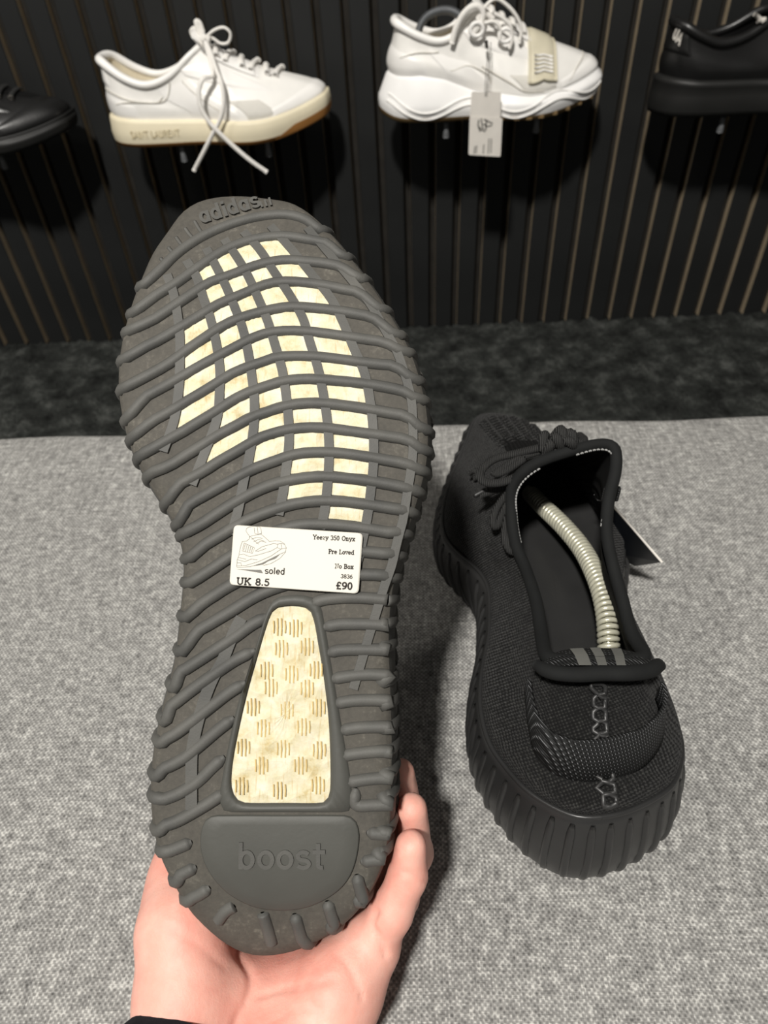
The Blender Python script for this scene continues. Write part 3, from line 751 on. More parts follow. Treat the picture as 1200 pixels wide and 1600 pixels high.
lab_text('3836', (532.6, 903), (550.6, 904), 5.6, .00030, False)
lab_text('\u00a390', (524.8, 919.7), (550.3, 921), 10, .00062, False)
lab_text('UK 8.5', (370, 912.8), (420.5, 915.2), 9.8, .00058)
lab_text('soled', (413.5, 896), (445, 897.6), 9.4, .00042, False)
LG = [[(215,125),(200,100),(205,80),(225,68),(265,62),(300,65),(318,75),(325,120)],[(265,75),(270,120),(300,125),(325,120)],[(290,70),(296,118)],[(215,125),(232,145),(225,165),(205,180)],
 [(225,148),(255,136),(320,125),(350,150),(388,184)],[(245,165),(290,150),(330,160)],[(262,185),(300,168),(345,180)],[(280,200),(320,182),(360,190)],[(240,150),(275,185),(300,205)],
 [(385,185),(430,178),(470,180),(505,200),(522,235),(515,270)],[(455,205),(448,232),(480,245),(522,235)],[(480,205),(486,242)],[(450,205),(480,200),(505,205)],
 [(170,185),(155,230),(145,290),(130,330),(125,385)],[(170,185),(205,180)],[(125,380),(200,375),(300,345),(400,300),(470,252),(482,242)],[(128,392),(230,386),(330,356),(420,310),(500,272),(515,265)],
 [(515,270),(470,320),(400,360),(340,376)],[(275,260),(330,225),(420,200),(450,205)],[(275,260),(300,262),(360,240)],[(150,290),(180,285),(230,305),(300,290),(400,260),(450,232)],
 [(195,205),(180,255)],[(210,210),(195,262)],[(225,215),(212,265)],[(240,222),(228,268)],[(255,228),(243,270)],[(185,195),(170,260),(250,278),(270,235),(185,195)],[(135,330),(190,345),(240,325),(290,330)],[(130,355),(160,355),(165,378)],[(140,312),(200,325)]]
st = [lab_uv([(345+a/5.106, 810+b/5.106) for a, b in q]) for q in LG]
V, f = strokes_mesh(st, .00016, lambda p, th: sole_pt(p, -.0030-th), .00006); hs.put('logo_drawing', V, f, M['ink_grey'], lab, False)
for poly in ([(250,385),(340,352),(430,305),(485,275),(450,315),(380,350),(330,374)], [(110,403),(230,404),(330,410),(345,440),(230,427)]):
    q = lab_uv([(345+a/5.106, 810+b/5.106) for a, b in poly]); V, f = plate(q, -.00306, -.0030, 2); hs.put('logo_shadow', V, f, M['ink_grey'], lab, False)
# knit upper behind the sole
def collar_generic(k=1.0, x0=0.0):
    pts = [(0, 0, 30, 74), (.05, 20, 36, 73), (.12, 29, 62, 70), (.2, 31, 95, 71), (.3, 30, 125, 78), (.4, 22, 150, 88), (.5, 0, 158, 92), (.6, -22, 150, 88), (.7, -30, 125, 78), (.8, -31, 95, 71), (.88, -29, 62, 70), (.95, -20, 36, 73)]
    return [(s_, x0+x/1000, y/1000, z/1000*k) for s_, x, y, z in pts]
hs.make_upper(collar_generic(), a=.014, b=.02, vb=.035)
hs.upper_mesh('knit_upper', M['knit']); hs.lining_mesh('lining', M['lining']); hs.insole_mesh('insole', M['lining']); hs.rim_mesh('collar_binding', M['binding'], .003)
# laces of the held shoe
for y_ in (.165, .185, .205, .225):
    P = hs.section(y_, .02, 14, .0015); V, f = tube(P, .0024, 8, flat=.7); hs.put('lace', V, f, M['lace_black'])

# ================================================================ its pair, standing on the bench
th = math.radians(-0.3); BX, BY = .0790, .1215
BM = Matrix.Translation((BX, BY, ZB+.0022)) @ Matrix.Rotation(th, 4, 'Z')
pair = empty('sneaker', BM); tag(pair, 'black ribbed knit sneaker standing on the grey bench with a coil spring inside', 'shoe')
OUT2 = OUT.copy(); OUT2[:, 0] = OUT2[:, 0]*(1+np.where(OUT2[:, 0] > 0, .20, .04)*np.clip(1-(OUT2[:, 1])/.13, 0, 1)); OUT2[:, 0] = np.where(OUT2[:, 0] < 0, OUT2[:, 0]*(1-.26*np.clip((OUT2[:, 1]-.185)/.09, 0, 1)), OUT2[:, 0]); OUT2[:, 1] = np.where(OUT2[:, 1] > .1, .1+(OUT2[:, 1]-.1)*.96, OUT2[:, 1])
ps = Shoe(OUT2, HM, SPR, pair, zs=1.0, heel_lean=.007)
build_sole(ps, False)
BMi = np.array(BM.inverted())
def PB(x, y, z):                      # pixel + height above the bench -> shoe coordinates
    P = atz(x, y, ZB+z); q = BMi @ np.r_[P, 1]; return q[:3]
COLL = [(0.0, 936, 1036, .096), (.035, 895, 1034, .095), (.06, 858, 1030, .092), (.09, 848, 1004, .087), (.14, 838, 940, .084), (.20, 822, 890, .083), (.27, 805, 848, .086), (.34, 799, 798, .094), (.40, 802, 757, .106), (.45, 832, 727, .116),
 (.50, 885, 707, .120), (.55, 935, 694, .122), (.58, 960, 700, .121), (.62, 962, 735, .115), (.66, 951, 780, .107), (.71, 948, 832, .098), (.77, 958, 885, .091), (.84, 972, 935, .087), (.90, 987, 990, .087), (.94, 1008, 1026, .092), (.97, 975, 1034, .095)]
# the traced loop runs over the medial (left) side first: mirror the parameter
coll = sorted([((1-s_) % 1.0, *PB(x, y, z)) for s_, x, y, z in COLL])
ps.make_upper(coll, a=.016, b=.028, vb=.056, hb=.5)
up_ = ps.upper_mesh('knit_upper', M['knit'])
ps.lining_mesh('lining', M['lining']); ps.insole_mesh('insole', M['lining'])
rr = np.interp(ps.S, [0, .05, .12, .5, .88, .95, 1], [.0034, .0034, .0032, .0032, .0032, .0034, .0034])
ps.rim_mesh('collar_binding', M['binding'], rr)
# white running stitch inside the binding
P = ps.C.copy(); cen = P[:, :2].mean(0); P[:, :2] -= unit(P[:, :2]-cen)*.0040; P[:, 2] -= .0008; parts = []
for i in range(0, ps.Ns):
    if .30 < ps.S[i] < .48 or .54 < ps.S[i] < .72:
        a, b = P[i], P[(i+1) % ps.Ns]
        parts.append(tube(A_([a+(b-a)*.2, (a+b)/2+[0, 0, .0004], a+(b-a)*.8]), .00045, 5))
V, f = joinm(parts); tag(ps.put('binding_stitches', V, f, M['thread']), kind='stuff')
# flared lip at the heel with striped facing
lip = A_([PB(x, y, z) for x, y, z in ((836, 1038, .094), (862, 1050, .097), (900, 1054, .099), (940, 1052, .099), (980, 1052, .099), (1012, 1048, .096), (1031, 1038, .093))])
V, f = tube(spline(lip, 40), np.interp(np.linspace(0, 1, 40), [0, .08, .9, 1], [.0022, .0034, .0036, .0030]), 12, up=(0, 0, 1), flat=.9); ps.put('heel_lip', V, f, M['binding'])
fa = [PB(x, y, z) for x, y, z in ((850, 1034, .096), (875, 1017, .093), (915, 1013, .092), (955, 1013, .092), (990, 1018, .093), (1015, 1032, .095))]
fb = [PB(x, y, z) for x, y, z in ((850, 1040, .098), (880, 1040, .100), (915, 1040, .101), (955, 1040, .101), (990, 1040, .100), (1015, 1038, .098))]
A1 = spline(fa, 36); B1 = spline(fb, 36); bcol = [M['lining'], M['webbing'], M['eyelet']]
V = np.stack([A1-[0, 0, .02], A1, (A1+B1)/2+[0, 0, .0012], B1], 1).reshape(-1, 3); fo = ps.put('heel_facing', V, grid_faces(36, 4), M['webbing'])
for a, b in ((11, 15), (17, 20), (23, 26)):
    g = (np.stack([A1[a:b+1], (A1+B1)[a:b+1]/2+[0, 0, .0012], B1[a:b+1]], 1)+[0, -.0002, .0007]).reshape(-1, 3); ps.put('facing_stripe', g, grid_faces(b-a+1, 3), M['thread_grey'] if 'thread_grey' in M else plain('grey_stripe', '#63635f', .8, .2), fo)
# heel seam: chain of small loops
hc = [(934, 1066, .090), (936, 1090, .082), (938, 1112, .074), (939, 1134, .068), (940, 1152, .063)]
hc2 = [(944, 1210, .054), (946, 1230, .050), (948, 1250, .047)]
Hs, Ht = np.meshgrid(np.linspace(-.16, .16, 81), np.linspace(0.0, 1, 60), indexing='ij')
HP = ps.at(Hs.ravel(), Ht.ravel(), .0); HPw = np.c_[HP, np.ones(len(HP))] @ np.array(BM).T; HPX = proj(HPw[:, :3])
def on_heel(px, lift=.001):
    i = np.argmin(((HPX-A_(px))**2).sum(1)); s_, t_ = Hs.ravel()[i], Ht.ravel()[i]; return ps.at(A_([s_]), A_([t_]), A_([lift]))[0]
for (x, y) in [(934, 1075), (936, 1096), (937, 1117), (938, 1138), (940, 1158), (944, 1213), (946, 1232), (948, 1250)]:
    loop = []
    for a in np.linspace(0, 2*math.pi, 10, endpoint=False): loop.append(on_heel((x+11*math.cos(a), y+10*math.sin(a)), .0012))
    V, f = tube(A_(loop+loop[:1]), .0012, 6, cap=False); ps.put('seam_stitch', V, f, M['thread_black'])
# webbing pull tab slung round the heel
tabp = [(832, 1075, .0010), (838, 1118, .002), (858, 1166, .0045), (900, 1192, .006), (950, 1184, .006), (995, 1164, .005), (1020, 1125, .003), (1017, 1085, .001)]
mid_ = A_([on_heel((x, y), l) for x, y, l in tabp]); mid_ = spline(mid_, 44)
for _ in range(6): mid_[1:-1] = (mid_[:-2]+2*mid_[1:-1]+mid_[2:])/4
wdir = A_([0, .45, .9]); wdir /= np.linalg.norm(wdir)
T = unit(np.gradient(mid_, axis=0)); Wd = unit(wdir-T*(T@wdir)[:, None]); Nn = np.cross(T, Wd)
cenh = A_([0, .06, .06]); sg = np.sign(np.sum(Nn*(mid_-cenh), 1)); Nn *= sg[:, None]; mid_ = mid_+Nn*.0022
hw_ = .0100
V = np.stack([mid_+Wd*hw_+Nn*.0006, mid_+Nn*.0010, mid_-Wd*hw_+Nn*.0008, mid_-Wd*hw_-Nn*.0006, mid_-Nn*.0002, mid_+Wd*hw_-Nn*.0008], 1).reshape(-1, 3)
ps.put('pull_tab', V, grid_faces(44, 6, False, True), M['webbing'])
# laces: knot, bow loop, ends
def lace(pts, r=.0026, n=46, name='lace', flat=.75): 
    V, f = tube(spline([PB(*p) for p in pts], n), r, 9, flat=flat); return ps.put(name, V, f, M['lace_black'])
lace([(872, 690, .121), (842, 700, .117), (805, 709, .112), (774, 717, .108), (755, 731, .106), (750, 744, .105), (760, 754, .105), (782, 754, .107), (805, 746, .109), (832, 730, .113), (858, 708, .118)])
lace([(872, 694, .118), (846, 705, .115), (812, 716, .111), (790, 728, .108), (772, 741, .106), (790, 736, .107), (820, 716, .112)], .0022)
lace([(834, 728, .110), (808, 745, .105), (790, 760, .100), (768, 768, .096), (752, 774, .092)], .0022)
V, f = tube(spline([PB(*p) for p in ((762, 764, .096), (752, 769, .094), (741, 775, .092))], 8), .0014, 8); ps.put('aglet', V, f, M['thread_black'])
lace([(812, 758, .104), (790, 775, .097), (776, 795, .091), (770, 815, .086), (775, 824, .084), (783, 810, .087), (796, 780, .095)], .0024)
lace([(802, 790, .094), (793, 815, .089), (790, 840, .085), (797, 858, .082), (806, 862, .082)], .0026)
lace([(735, 740, .070), (742, 735, .074), (748, 742, .072), (742, 748, .069)], .0022)
for (c, r_) in (((856, 692, .121), .0055), ((872, 685, .124), .006), ((890, 689, .124), .005)):
    ctr = PB(*c); pts = [ctr+A_([r_*.5*math.cos(a)*.9, r_*math.sin(a)*.8, r_*.55*math.cos(a*2+c[0])]) for a in np.linspace(0, 2*math.pi*1.6, 26)]
    V, f = tube(A_(pts), .0027, 9); ps.put('lace_knot', V, f, M['lace_black'])
lace([(886, 700, .119), (905, 692, .121), (912, 686, .118), (906, 680, .110)], .0026)
# little loop on the far side of the tongue
V, f = rbox(*PB(955, 772, .098), .009, .003, .010, .0008); ps.put('lace_loop', V, f, M['webbing'], None, False)
# inner cord edge on the right
lace([(950, 840, .080), (962, 885, .076), (974, 930, .073), (983, 985, .072)], .0016, name='lining_cord')
# rows of raised knit stitches on the toe
for q in range(6):
    s0 = .47+q*.012
    for j in range(12):
        t_ = .30+j*.032; P = ps.at(A_([s0-.004, s0, s0+.004]), A_([t_, t_+.004, t_]), A_([.0002, .0012, .0002])); V, f = tube(P, .0011, 6); ps.put('knit_stitch', V, f, M['knit'], up_)

# coil spring shoe tree inside
tree = empty('shoe_tree', loc=tuple(atz(950, 1010, ZB+.07))); tag(tree, 'ivory coil spring shoe tree bent inside the black sneaker on the bench', 'shoe tree')
def coil(path, R, wire, turns, k=6, seg=14):
    n = turns*seg; P = spline(path, n); T, Nn, B = frames(P); a = np.linspace(0, 2*math.pi*turns, n)
    H = P+R*(np.cos(a)[:, None]*Nn+np.sin(a)[:, None]*B); return tube(H, wire, k)
sp = A_([atz(x, y, ZB+z) for x, y, z in ((828, 770, .046), (850, 793, .054), (882, 824, .060), (912, 862, .064), (936, 912, .069), (948, 962, .068), (951, 1012, .062), (951, 1035, .055))])
V, f = coil(sp, .0045, .00135, 50); V -= A_(tree.location); mesh('coil', V, f, M['spring'], tree)
V, f = tube(spline(sp-A_(tree.location), 50), .0030, 10); mesh('core', V, f, M['spring'], tree)
bl = atz(812, 752, ZB+.034); V, f = tube(spline(A_([bl+[-.006, .03, -.004], bl+[0, .012, 0], bl+[.004, 0, .002]])-A_(tree.location), 16), np.interp(np.linspace(0, 1, 16), [0, .3, 1], [.010, .016, .007]), 14); mesh('toe_block', V, f, M['black_sole'], tree)
# navy swing tag hanging by the shoe
tg = empty('swing_tag', loc=tuple(atz(985, 860, ZB+.03))); tag(tg, 'dark navy card tag with white edge tucked beside the bench sneaker', 'tag')
q = A_([atz(948, 779, ZB+.088), atz(1034, 878, ZB+.040), atz(992, 884, ZB+.022), atz(950, 862, ZB+.030), atz(944, 800, ZB+.070)])-A_(tg.location)
nrm = unit(np.cross(q[1]-q[0], q[3]-q[0])); V = np.vstack([q+nrm*.0003, q-nrm*.0003]); f = [tuple(range(5)), tuple(range(9, 4, -1))]+[(i, 5+i, 5+(i+1) % 5, (i+1) % 5) for i in range(5)]
mesh('card', V, f, M['navy_card'], tg, False)
V, f = tube(A_([q[0], (q[0]+q[1])/2, q[1]]), .0007, 6); mesh('card_edge', V, f, M['white_card'], tg)
V, f = tube(spline(A_([q[0]*.8+q[4]*.2, q[4]+[-.004, .004, .006], q[4]+[-.008, .0, .014]]), 10), .0004, 5); mesh('tag_string', V, f, M['thread_black'], tg)

# ================================================================ shoes displayed on the slat wall
YC = 1.07
LEN0 = OUT[:, 1].max()-OUT[:, 1].min()
def wall_root(name, xh, zb):
    return empty(name, Matrix([[0, 1, 0, xh], [-1, 0, 0, YC], [0, 0, 1, zb], [0, 0, 0, 1]]))
def wall_outline(L, wscale=.93, mirror=False):
    o = OUT.copy(); o[:, 1] = (o[:, 1]-o[:, 1].min())*L/LEN0; o[:, 0] = (o[:, 0]-.001)*wscale*(-1 if mirror else 1); return o
CUP = [(.008, 0), (.0035, .0004), (.0015, .005), (.0006, .010), (0, .016), (.0004, .020), (.0012, -.004), (.0022, -.001), (.006, 0)]
def collar(pts):
    out = []
    for s_, x, y, z in pts:
        out.append((s_, x/1000, y/1000, z/1000))
        if 0 < s_ < .5: out.append((1-s_, -x/1000, y/1000, z/1000))
    return sorted(out)
def base_shoe(sh, outsole, midsole, upper, lining, rim, rr):
    R = sh.prof_rings()
    sh.rings('outsole', sh.cap(R[0], 6)[::-1]+R[1:3], outsole)
    mid = sh.rings('midsole', R[2:]+sh.cap(R[-1], 4), midsole)
    up = sh.upper_mesh('upper', upper); sh.lining_mesh('lining', lining); sh.insole_mesh('insole', lining)
    sh.rim_mesh('collar', rim, rr); return mid, up
def tongue(sh, m, w=.024, back=.012, rise=.016, t0=.72):
    P = [sh.at(A_([.5]), A_([t]), A_([.002]))[0] for t in np.linspace(t0, 1, 5)]; c = P[-1]
    P += [c+A_([0, -back*.5, rise*.6]), c+A_([0, -back, rise])]; P = spline(A_(P), 18); q = np.linspace(-1, 1, 11); V = []
    for i, p in enumerate(P):
        for a in q: V.append(p+A_([a*w*(1-.15*i/18), 0, -.009*a*a]))
    for i, p in enumerate(P):
        for a in q: V.append(p+A_([a*w*(1-.15*i/18)*.96, .004, -.009*a*a-.003]))
    n = len(P)*11; f = grid_faces(18, 11)+[tuple(x+n for x in t) for t in grid_faces(18, 11)]
    for i in range(17): f += [(i*11, (i+1)*11, n+(i+1)*11, n+i*11), (i*11+10, (i+1)*11+10, n+(i+1)*11+10, n+i*11+10)]
    f += [(17*11+j, 17*11+j+1, n+17*11+j+1, n+17*11+j) for j in range(10)]
    return sh.put('tongue', A_(V), f, m)
def near(x, y, Y=1.02):               # pixel -> shoe-wall point at depth Y
    return aty(x, y, Y)
def seam(sh, st, m, r=.0006, name='seam', lift=.0012):
    q = spline(A_(st), 40); P = sh.at(q[:, 0], q[:, 1], np.full(40, lift)); V, f = tube(P, r, 5); return sh.put(name, V, f, m)

# ---- white court shoe with cream cupsole
r1 = wall_root('court_shoe', -.398, .360); tag(r1, 'white leather lace-up court shoe with cream and gum sole on the slat wall', 'shoe')
SPR1 = lambda v: 1.7*np.maximum(0, v-.20)**2
s1 = Shoe(wall_outline(.313), lambda v: np.interp(v, [0, .05, .15, .24, .313], [.036, .034, .030, .028, .028]), SPR1, r1, prof=CUP, heel_lean=.003)
s1.make_upper(collar([(0, 0, 15, 100), (.05, 22, 23, 99), (.12, 31, 48, 82), (.18, 33, 76, 73), (.26, 31, 108, 81), (.36, 25, 138, 101), (.44, 14, 152, 109), (.5, 0, 156, 111)]), a=.022, b=.03, vb=.046, hb=.5)
mid, up = base_shoe(s1, M['gum'], M['cream_cup'], M['white_leather'], M['cream_lining'], M['white_panel'], np.interp(s1.S, [0, .1, .3, .5, .7, .9, 1], [.0062, .0055, .004, .003, .004, .0055, .0062]))
tongue(s1, M['white_panel'])
s1.patch('heel_counter', -.10, .10, 0, lambda q: .34+.16*math.cos((q-.5)*math.pi), M['white_panel'])
s1.patch('heel_tab', -.055, .055, .62, .97, M['white_panel'], .0016)
s1.patch('toe_guard', .36, .64, 0, lambda q: .16+.13*math.sin(q*math.pi), M['white_panel'], .0014, 48)
for a, b in ((.30, .42), (.70, .58)):
    s1.patch('eyestay', a, b, lambda q: .93-.55*q, lambda q: 1.0-.12*q, M['white_panel'], .0016)
    s1.patch('side_panel', a-.10 if a < .5 else a+.10, a+.005 if a < .5 else a-.005, 0, lambda q: .96-.06*q, M['white_panel'], .0010)
s1.patch('perforated_panel', .315, .37, .02, lambda q: .52-.12*q, M['white_mesh'], .0012)
V, f = tube(np.vstack([s1.prof_rings()[-2]+[0, 0, -.003]]*1), .0009, 6, up=(0, 0, 1), cap=False); s1.put('sole_groove', V, f, M['cream_text'], mid)
# toe of the outsole in gum
R = s1.prof_rings(); P = []
idx = [i for i in range(s1.N) if s1.O[i, 1] > .235]
for k, (hh) in enumerate((.0012, .006, .011)):
    for i in idx:
        h_ = hh*min(1, (s1.O[i, 1]-.235)/.03); P.append(s1.wallpt(i, .001+h_)+np.r_[s1.nrm[i]*.0008, 0])
s1.put('toe_bumper', A_(P), grid_faces(3, len(idx)), M['gum'], mid)
def side_text(sh, s, y0, y1, z, h_, m, parent, w=.0011):
    st = place_text(s, (y0, z), (y1, z), h_, False)
    lat = sh.O[:sh.N//2]; lat = lat[np.argsort(lat[:, 1])]
    V, f = strokes_mesh(st, w, lambda p, th: np.stack([np.interp(p[:, 0], lat[:, 1], lat[:, 0])+.0003+th, p[:, 0], p[:, 1]], 1), .0005); return sh.put('relief_lettering', V, f, m, parent, False)
side_text(s1, 'SAINT LAURENT', .040, .108, .013, .008, M['cream_text'], mid)
for k in range(6):
    P = s1.section(.168+k*.0155, .0205, 16, .0035); P[:, 1] += np.linspace(-.003, .003, 16)*(1 if k % 2 else -1); V, f = tube(P, .0034, 8, flat=.5, up=(0, .4, 1)); s1.put('lace', V, f, M['lace_white'])
    for e in (0, -1):
        a = np.linspace(0, 2*math.pi, 12); c = P[e]; L_ = A_([c+[.0016*math.cos(x), .0036*math.sin(x), .0034*math.cos(x)] for x in a]); V, f = tube(L_, .0010, 5, cap=False); s1.put('eyelet', V, f, M['white_panel'])
R1i = np.array(r1.matrix_world.inverted())
def P1(pts, Y): return A_([(R1i @ np.r_[aty(x, y, Y if np.isscalar(Y) else yy), 1])[:3] for (x, y), yy in zip(pts, Y if not np.isscalar(Y) else [Y]*len(pts))])
def wlace(pts, Y, n=40, r=.0030):
    V, f = tube(spline(P1(pts, Y), n), r, 8, flat=.6); s1.put('lace', V, f, M['lace_white'])
wlace([(322, 58), (335, 47), (350, 43), (360, 52), (357, 66), (345, 68), (333, 60), (322, 56)], 1.055)
wlace([(322, 58), (312, 47), (303, 43), (298, 50), (305, 62), (316, 64)], 1.07)
wlace([(318, 62), (311, 48), (306, 34), (312, 36), (317, 50)], 1.062, 24)
wlace([(320, 62), (330, 84), (338, 108), (346, 130), (350, 160), (345, 185), (333, 208), (318, 238), (303, 267)], [1.05, 1.04, 1.03, 1.018, 1.012, 1.011, 1.010, 1.010, 1.012])
wlace([(320, 64), (328, 90), (332, 118), (318, 122), (311, 140), (313, 165), (325, 188), (340, 205), (362, 226), (390, 250), (417, 269)], [1.05, 1.04, 1.03, 1.016, 1.012, 1.010, 1.009, 1.008, 1.009, 1.010, 1.012], 56)
V, f = tube(P1([(316, 62), (320, 55), (327, 58), (324, 66), (317, 65)], 1.054), .0042, 8); s1.put('lace_knot', V, f, M['lace_white'])
st_ = plain('pale_seam_thread', '#d2cec4', .7, .3)
seam(s1, [(.055, .30), (.09, .42), (.13, .52), (.19, .70), (.25, .95)], st_); seam(s1, [(.27, .02), (.275, .4), (.285, .9)], st_)
seam(s1, [(.03, .58), (.07, .52), (.11, .50), (.16, .62), (.2, .8)], st_)

# ---- white runner with strap and gum outsole
r2 = wall_root('running_shoe', -.021, .373); tag(r2, 'chunky white running shoe with a cream strap on the slat wall', 'shoe')
SPR2 = lambda v: 1.5*np.maximum(0, v-.20)**2+6*np.maximum(0, .04-v)**2
RUN = [(.008, 0), (.003, .0006), (.0012, .006), (-.001, .012), (-.002, .018), (-.001, .022), (.003, -.006), (.006, -.002), (.009, 0)]
s2 = Shoe(wall_outline(.306, .95), lambda v: np.interp(v, [0, .03, .06, .09, .13, .2, .27, .306], [.050, .055, .056, .051, .036, .029, .030, .032]), SPR2, r2, prof=RUN, heel_lean=.012)
s2.make_upper(collar([(0, 0, 28, 110), (.05, 21, 33, 108), (.12, 30, 56, 97), (.18, 32, 82, 90), (.26, 30, 104, 96), (.36, 24, 122, 113), (.44, 13, 132, 121), (.5, 0, 136, 123)]), a=.02, b=.03, vb=.05, hb=.5)
mid2, up2 = base_shoe(s2, M['gum_dark'], M['white_foam'], M['white_leather'], M['cream_lining'], M['white_panel'], np.interp(s2.S, [0, .1, .3, .5, .7, .9, 1], [.006, .005, .004, .003, .004, .005, .006]))
tongue(s2, M['white_panel'], rise=.012)
s2.patch('heel_counter', -.11, .11, 0, lambda q: .45+.2*math.cos((q-.5)*math.pi), M['white_panel'])
s2.patch('toe_guard', .38, .62, 0, lambda q: .16+.1*math.sin(q*math.pi), M['white_panel'], .0014, 48)
for sg in (1, -1):
    f_ = (lambda x: x) if sg == 1 else (lambda x: 1-x)
    s2.patch('eyestay', f_(.29), f_(.41), lambda q: .9-.5*q, lambda q: 1-.1*q, M['white_panel'], .0018)
    s2.patch('side_overlay', f_(.14), f_(.24), 0, lambda q: .9-.2*q, M['white_panel'], .0014)
    s2.patch('mesh_panel', f_(.30), f_(.37), .04, lambda q: .45-.1*q, M['white_mesh'], .0014)
for q0 in (.012, .020):
    P = A_([s2.wallpt(i, q0+.008*math.sin(i*.22)) for i in range(6, s2.N//2-4)]); P[:, 0] += .0006; V, f = tube(P, .0012, 6, up=(1, 0, 0)); s2.put('midsole_line', V, f, M['white_panel'], mid2)
for y_ in np.linspace(.15, .29, 9):
    i = int(np.argmin(np.abs(s2.O[:s2.N//2, 1]-y_))); c = s2.wallpt(i, .003); V, f = rbox(c[0]-.003, c[1], c[2], .008, .008, .005, .001); s2.put('gum_lug', V, f, M['gum_dark'], mid2, False)
for k in range(4):
    P = s2.section(.150+k*.014, .022, 16, .004); V, f = tube(P, .0036, 8, flat=.5, up=(0, .4, 1)); s2.put('lace', V, f, M['lace_white'])
R2i = np.array(r2.matrix_world.inverted())
def P2(pts, Y): return A_([(R2i @ np.r_[aty(x, y, yy), 1])[:3] for (x, y), yy in zip(pts, [Y]*len(pts) if np.isscalar(Y) else Y)])
for pts, Y in (([(706, 68), (712, 45), (722, 25), (735, 12), (748, 10), (755, 22), (748, 40), (738, 52)], 1.03), ([(745, 30), (760, 8), (775, -2), (792, 8), (806, 24), (815, 45), (812, 62)], 1.035), ([(715, 62), (722, 40), (738, 22), (756, 18), (770, 30)], 1.04), ([(770, 20), (785, 28), (798, 42), (800, 62), (796, 75)], 1.028), ([(756, 36), (772, 34), (782, 46), (780, 62)], 1.028)):
    V, f = tube(spline(P2(pts, Y), 34), .0036, 8, flat=.6); s2.put('lace', V, f, M['lace_white'])
for (x, y) in ((745, 46), (790, 55)):
    c = P2([(x, y)], 1.028)[0]; L_ = A_([c+[0, .008*math.cos(a), .007*math.sin(a)] for a in np.linspace(0, 2*math.pi, 18)]); V, f = tube(L_, .0026, 7, cap=False); s2.put('lace_ring', V, f, M['white_panel'])
rows = []
for y_ in np.linspace(.198, .234, 7):
    P = s2.section(y_, None, 40, .0045); P = P[P[:, 2] > .043]; rows.append(spline(P, 30))
rows = A_(rows); q = np.abs(np.linspace(-1, 1, 7))[:, None]; rows[:, :, 2] -= .0035*(q**6)
top_ = s2.put('strap', rows.reshape(-1, 3), grid_faces(7, 30), M['strap_cream'])
for k in range(5):
    j = 1+k; P = rows[1:6, j+1]+[.0012, 0, .0006]; V, f = tube(P, .0014, 6); s2.put('strap_rib', V, f, M['white_panel'], top_)
for e in (0, 6):
    V, f = tube(rows[e], .0016, 6); s2.put('strap_edge', V, f, M['strap_cream'], top_)
V, f = tube(rows[:, 0], .0020, 6); s2.put('strap_edge', V, f, M['strap_cream'], top_)
seam(s2, [(.055, .42), (.09, .60), (.12, .72), (.17, .85)], st_); seam(s2, [(.16, .30), (.2, .55), (.235, .62), (.255, .45), (.24, .2)], st_)
seam(s2, [(.27, .55), (.285, .3), (.30, .1), (.34, .06)], st_); seam(s2, [(.265, .6), (.28, .33), (.295, .13)], st_); seam(s2, [(.40, .1), (.43, .22), (.47, .30), (.5, .32)], st_)
# spring tree in the runner
t2 = empty('shoe_tree', loc=tuple(aty(690, 40, YC))); tag(t2, 'grey spring shoe tree arching out of the white running shoe', 'shoe tree')
V, f = coil(A_([aty(x, y, YC) for x, y in ((652, 62), (656, 42), (668, 25), (690, 16), (712, 20), (730, 40))]), .0040, .0010, 46); mesh('coil', V-A_(t2.location), f, M['grey_mesh'], t2)
V, f = tube(spline(A_([aty(x, y, YC) for x, y in ((652, 62), (656, 42), (668, 25), (690, 16), (712, 20), (730, 40))])-A_(t2.location), 40), .0032, 8); mesh('core', V, f, M['grey_mesh'], t2)
# price tag on a string
YT = 1.008
pt = empty('price_tag', loc=tuple(aty(758, 143, YT))); tag(pt, 'white card price tag hanging on a string from the white running shoe', 'tag'); L0 = A_(pt.location)
def cardp(c, z): return A_([aty(x, y, YT-z) for x, y in c])-L0
def card(name, cn, z, th, m, r=2.0):
    c = A_(cn, float); o_ = []
    for k in range(4):
        p, a, b = c[k], c[(k-1) % 4], c[(k+1) % 4]; da = unit(a-p)*r; db = unit(b-p)*r
        for t in np.linspace(0, 1, 5): o_.append((1-t)**2*(p+da)+2*t*(1-t)*p+t*t*(p+db))
    F_ = cardp(o_, z+th); B_ = cardp(o_, z); n = len(o_)
    return mesh(name, np.vstack([F_, B_]), [tuple(range(n)), tuple(range(2*n-1, n-1, -1))]+[(i, n+i, n+(i+1) % n, (i+1) % n) for i in range(n)], m, pt, False)
card('card', [(737, 143), (783, 144), (782, 184), (734, 184)], .0, .0005, M['white_card'], 2.5)
lb = card('label', [(734, 182), (785, 184), (782, 245), (732, 242)], .0006, .0004, M['white_card'], 3)
def tagline(sts, w, m):
    parts = []
    for s_ in sts:
        v, f = ribbon2(A_(s_, float), w); parts.append((cardp(v, .00115), f))
    V, f = joinm(parts); mesh('print', V, f, m, lb, False)
tagline([[(748, 188), (747, 196), (750, 205)], [(752, 186), (754, 200), (757, 206)], [(757, 187), (763, 190), (769, 193)], [(756, 194), (762, 198), (768, 196)], [(749, 199), (753, 204)], [(760, 188), (759, 203)]], 2.6, M['ink_grey'])
tagline([[(742, 229), (741, 240)], [(745, 228), (744, 239)], [(756, 226), (755, 240)], [(764, 217), (763, 240)], [(768, 217), (767, 239)]], 1.6, M['ink_grey'])
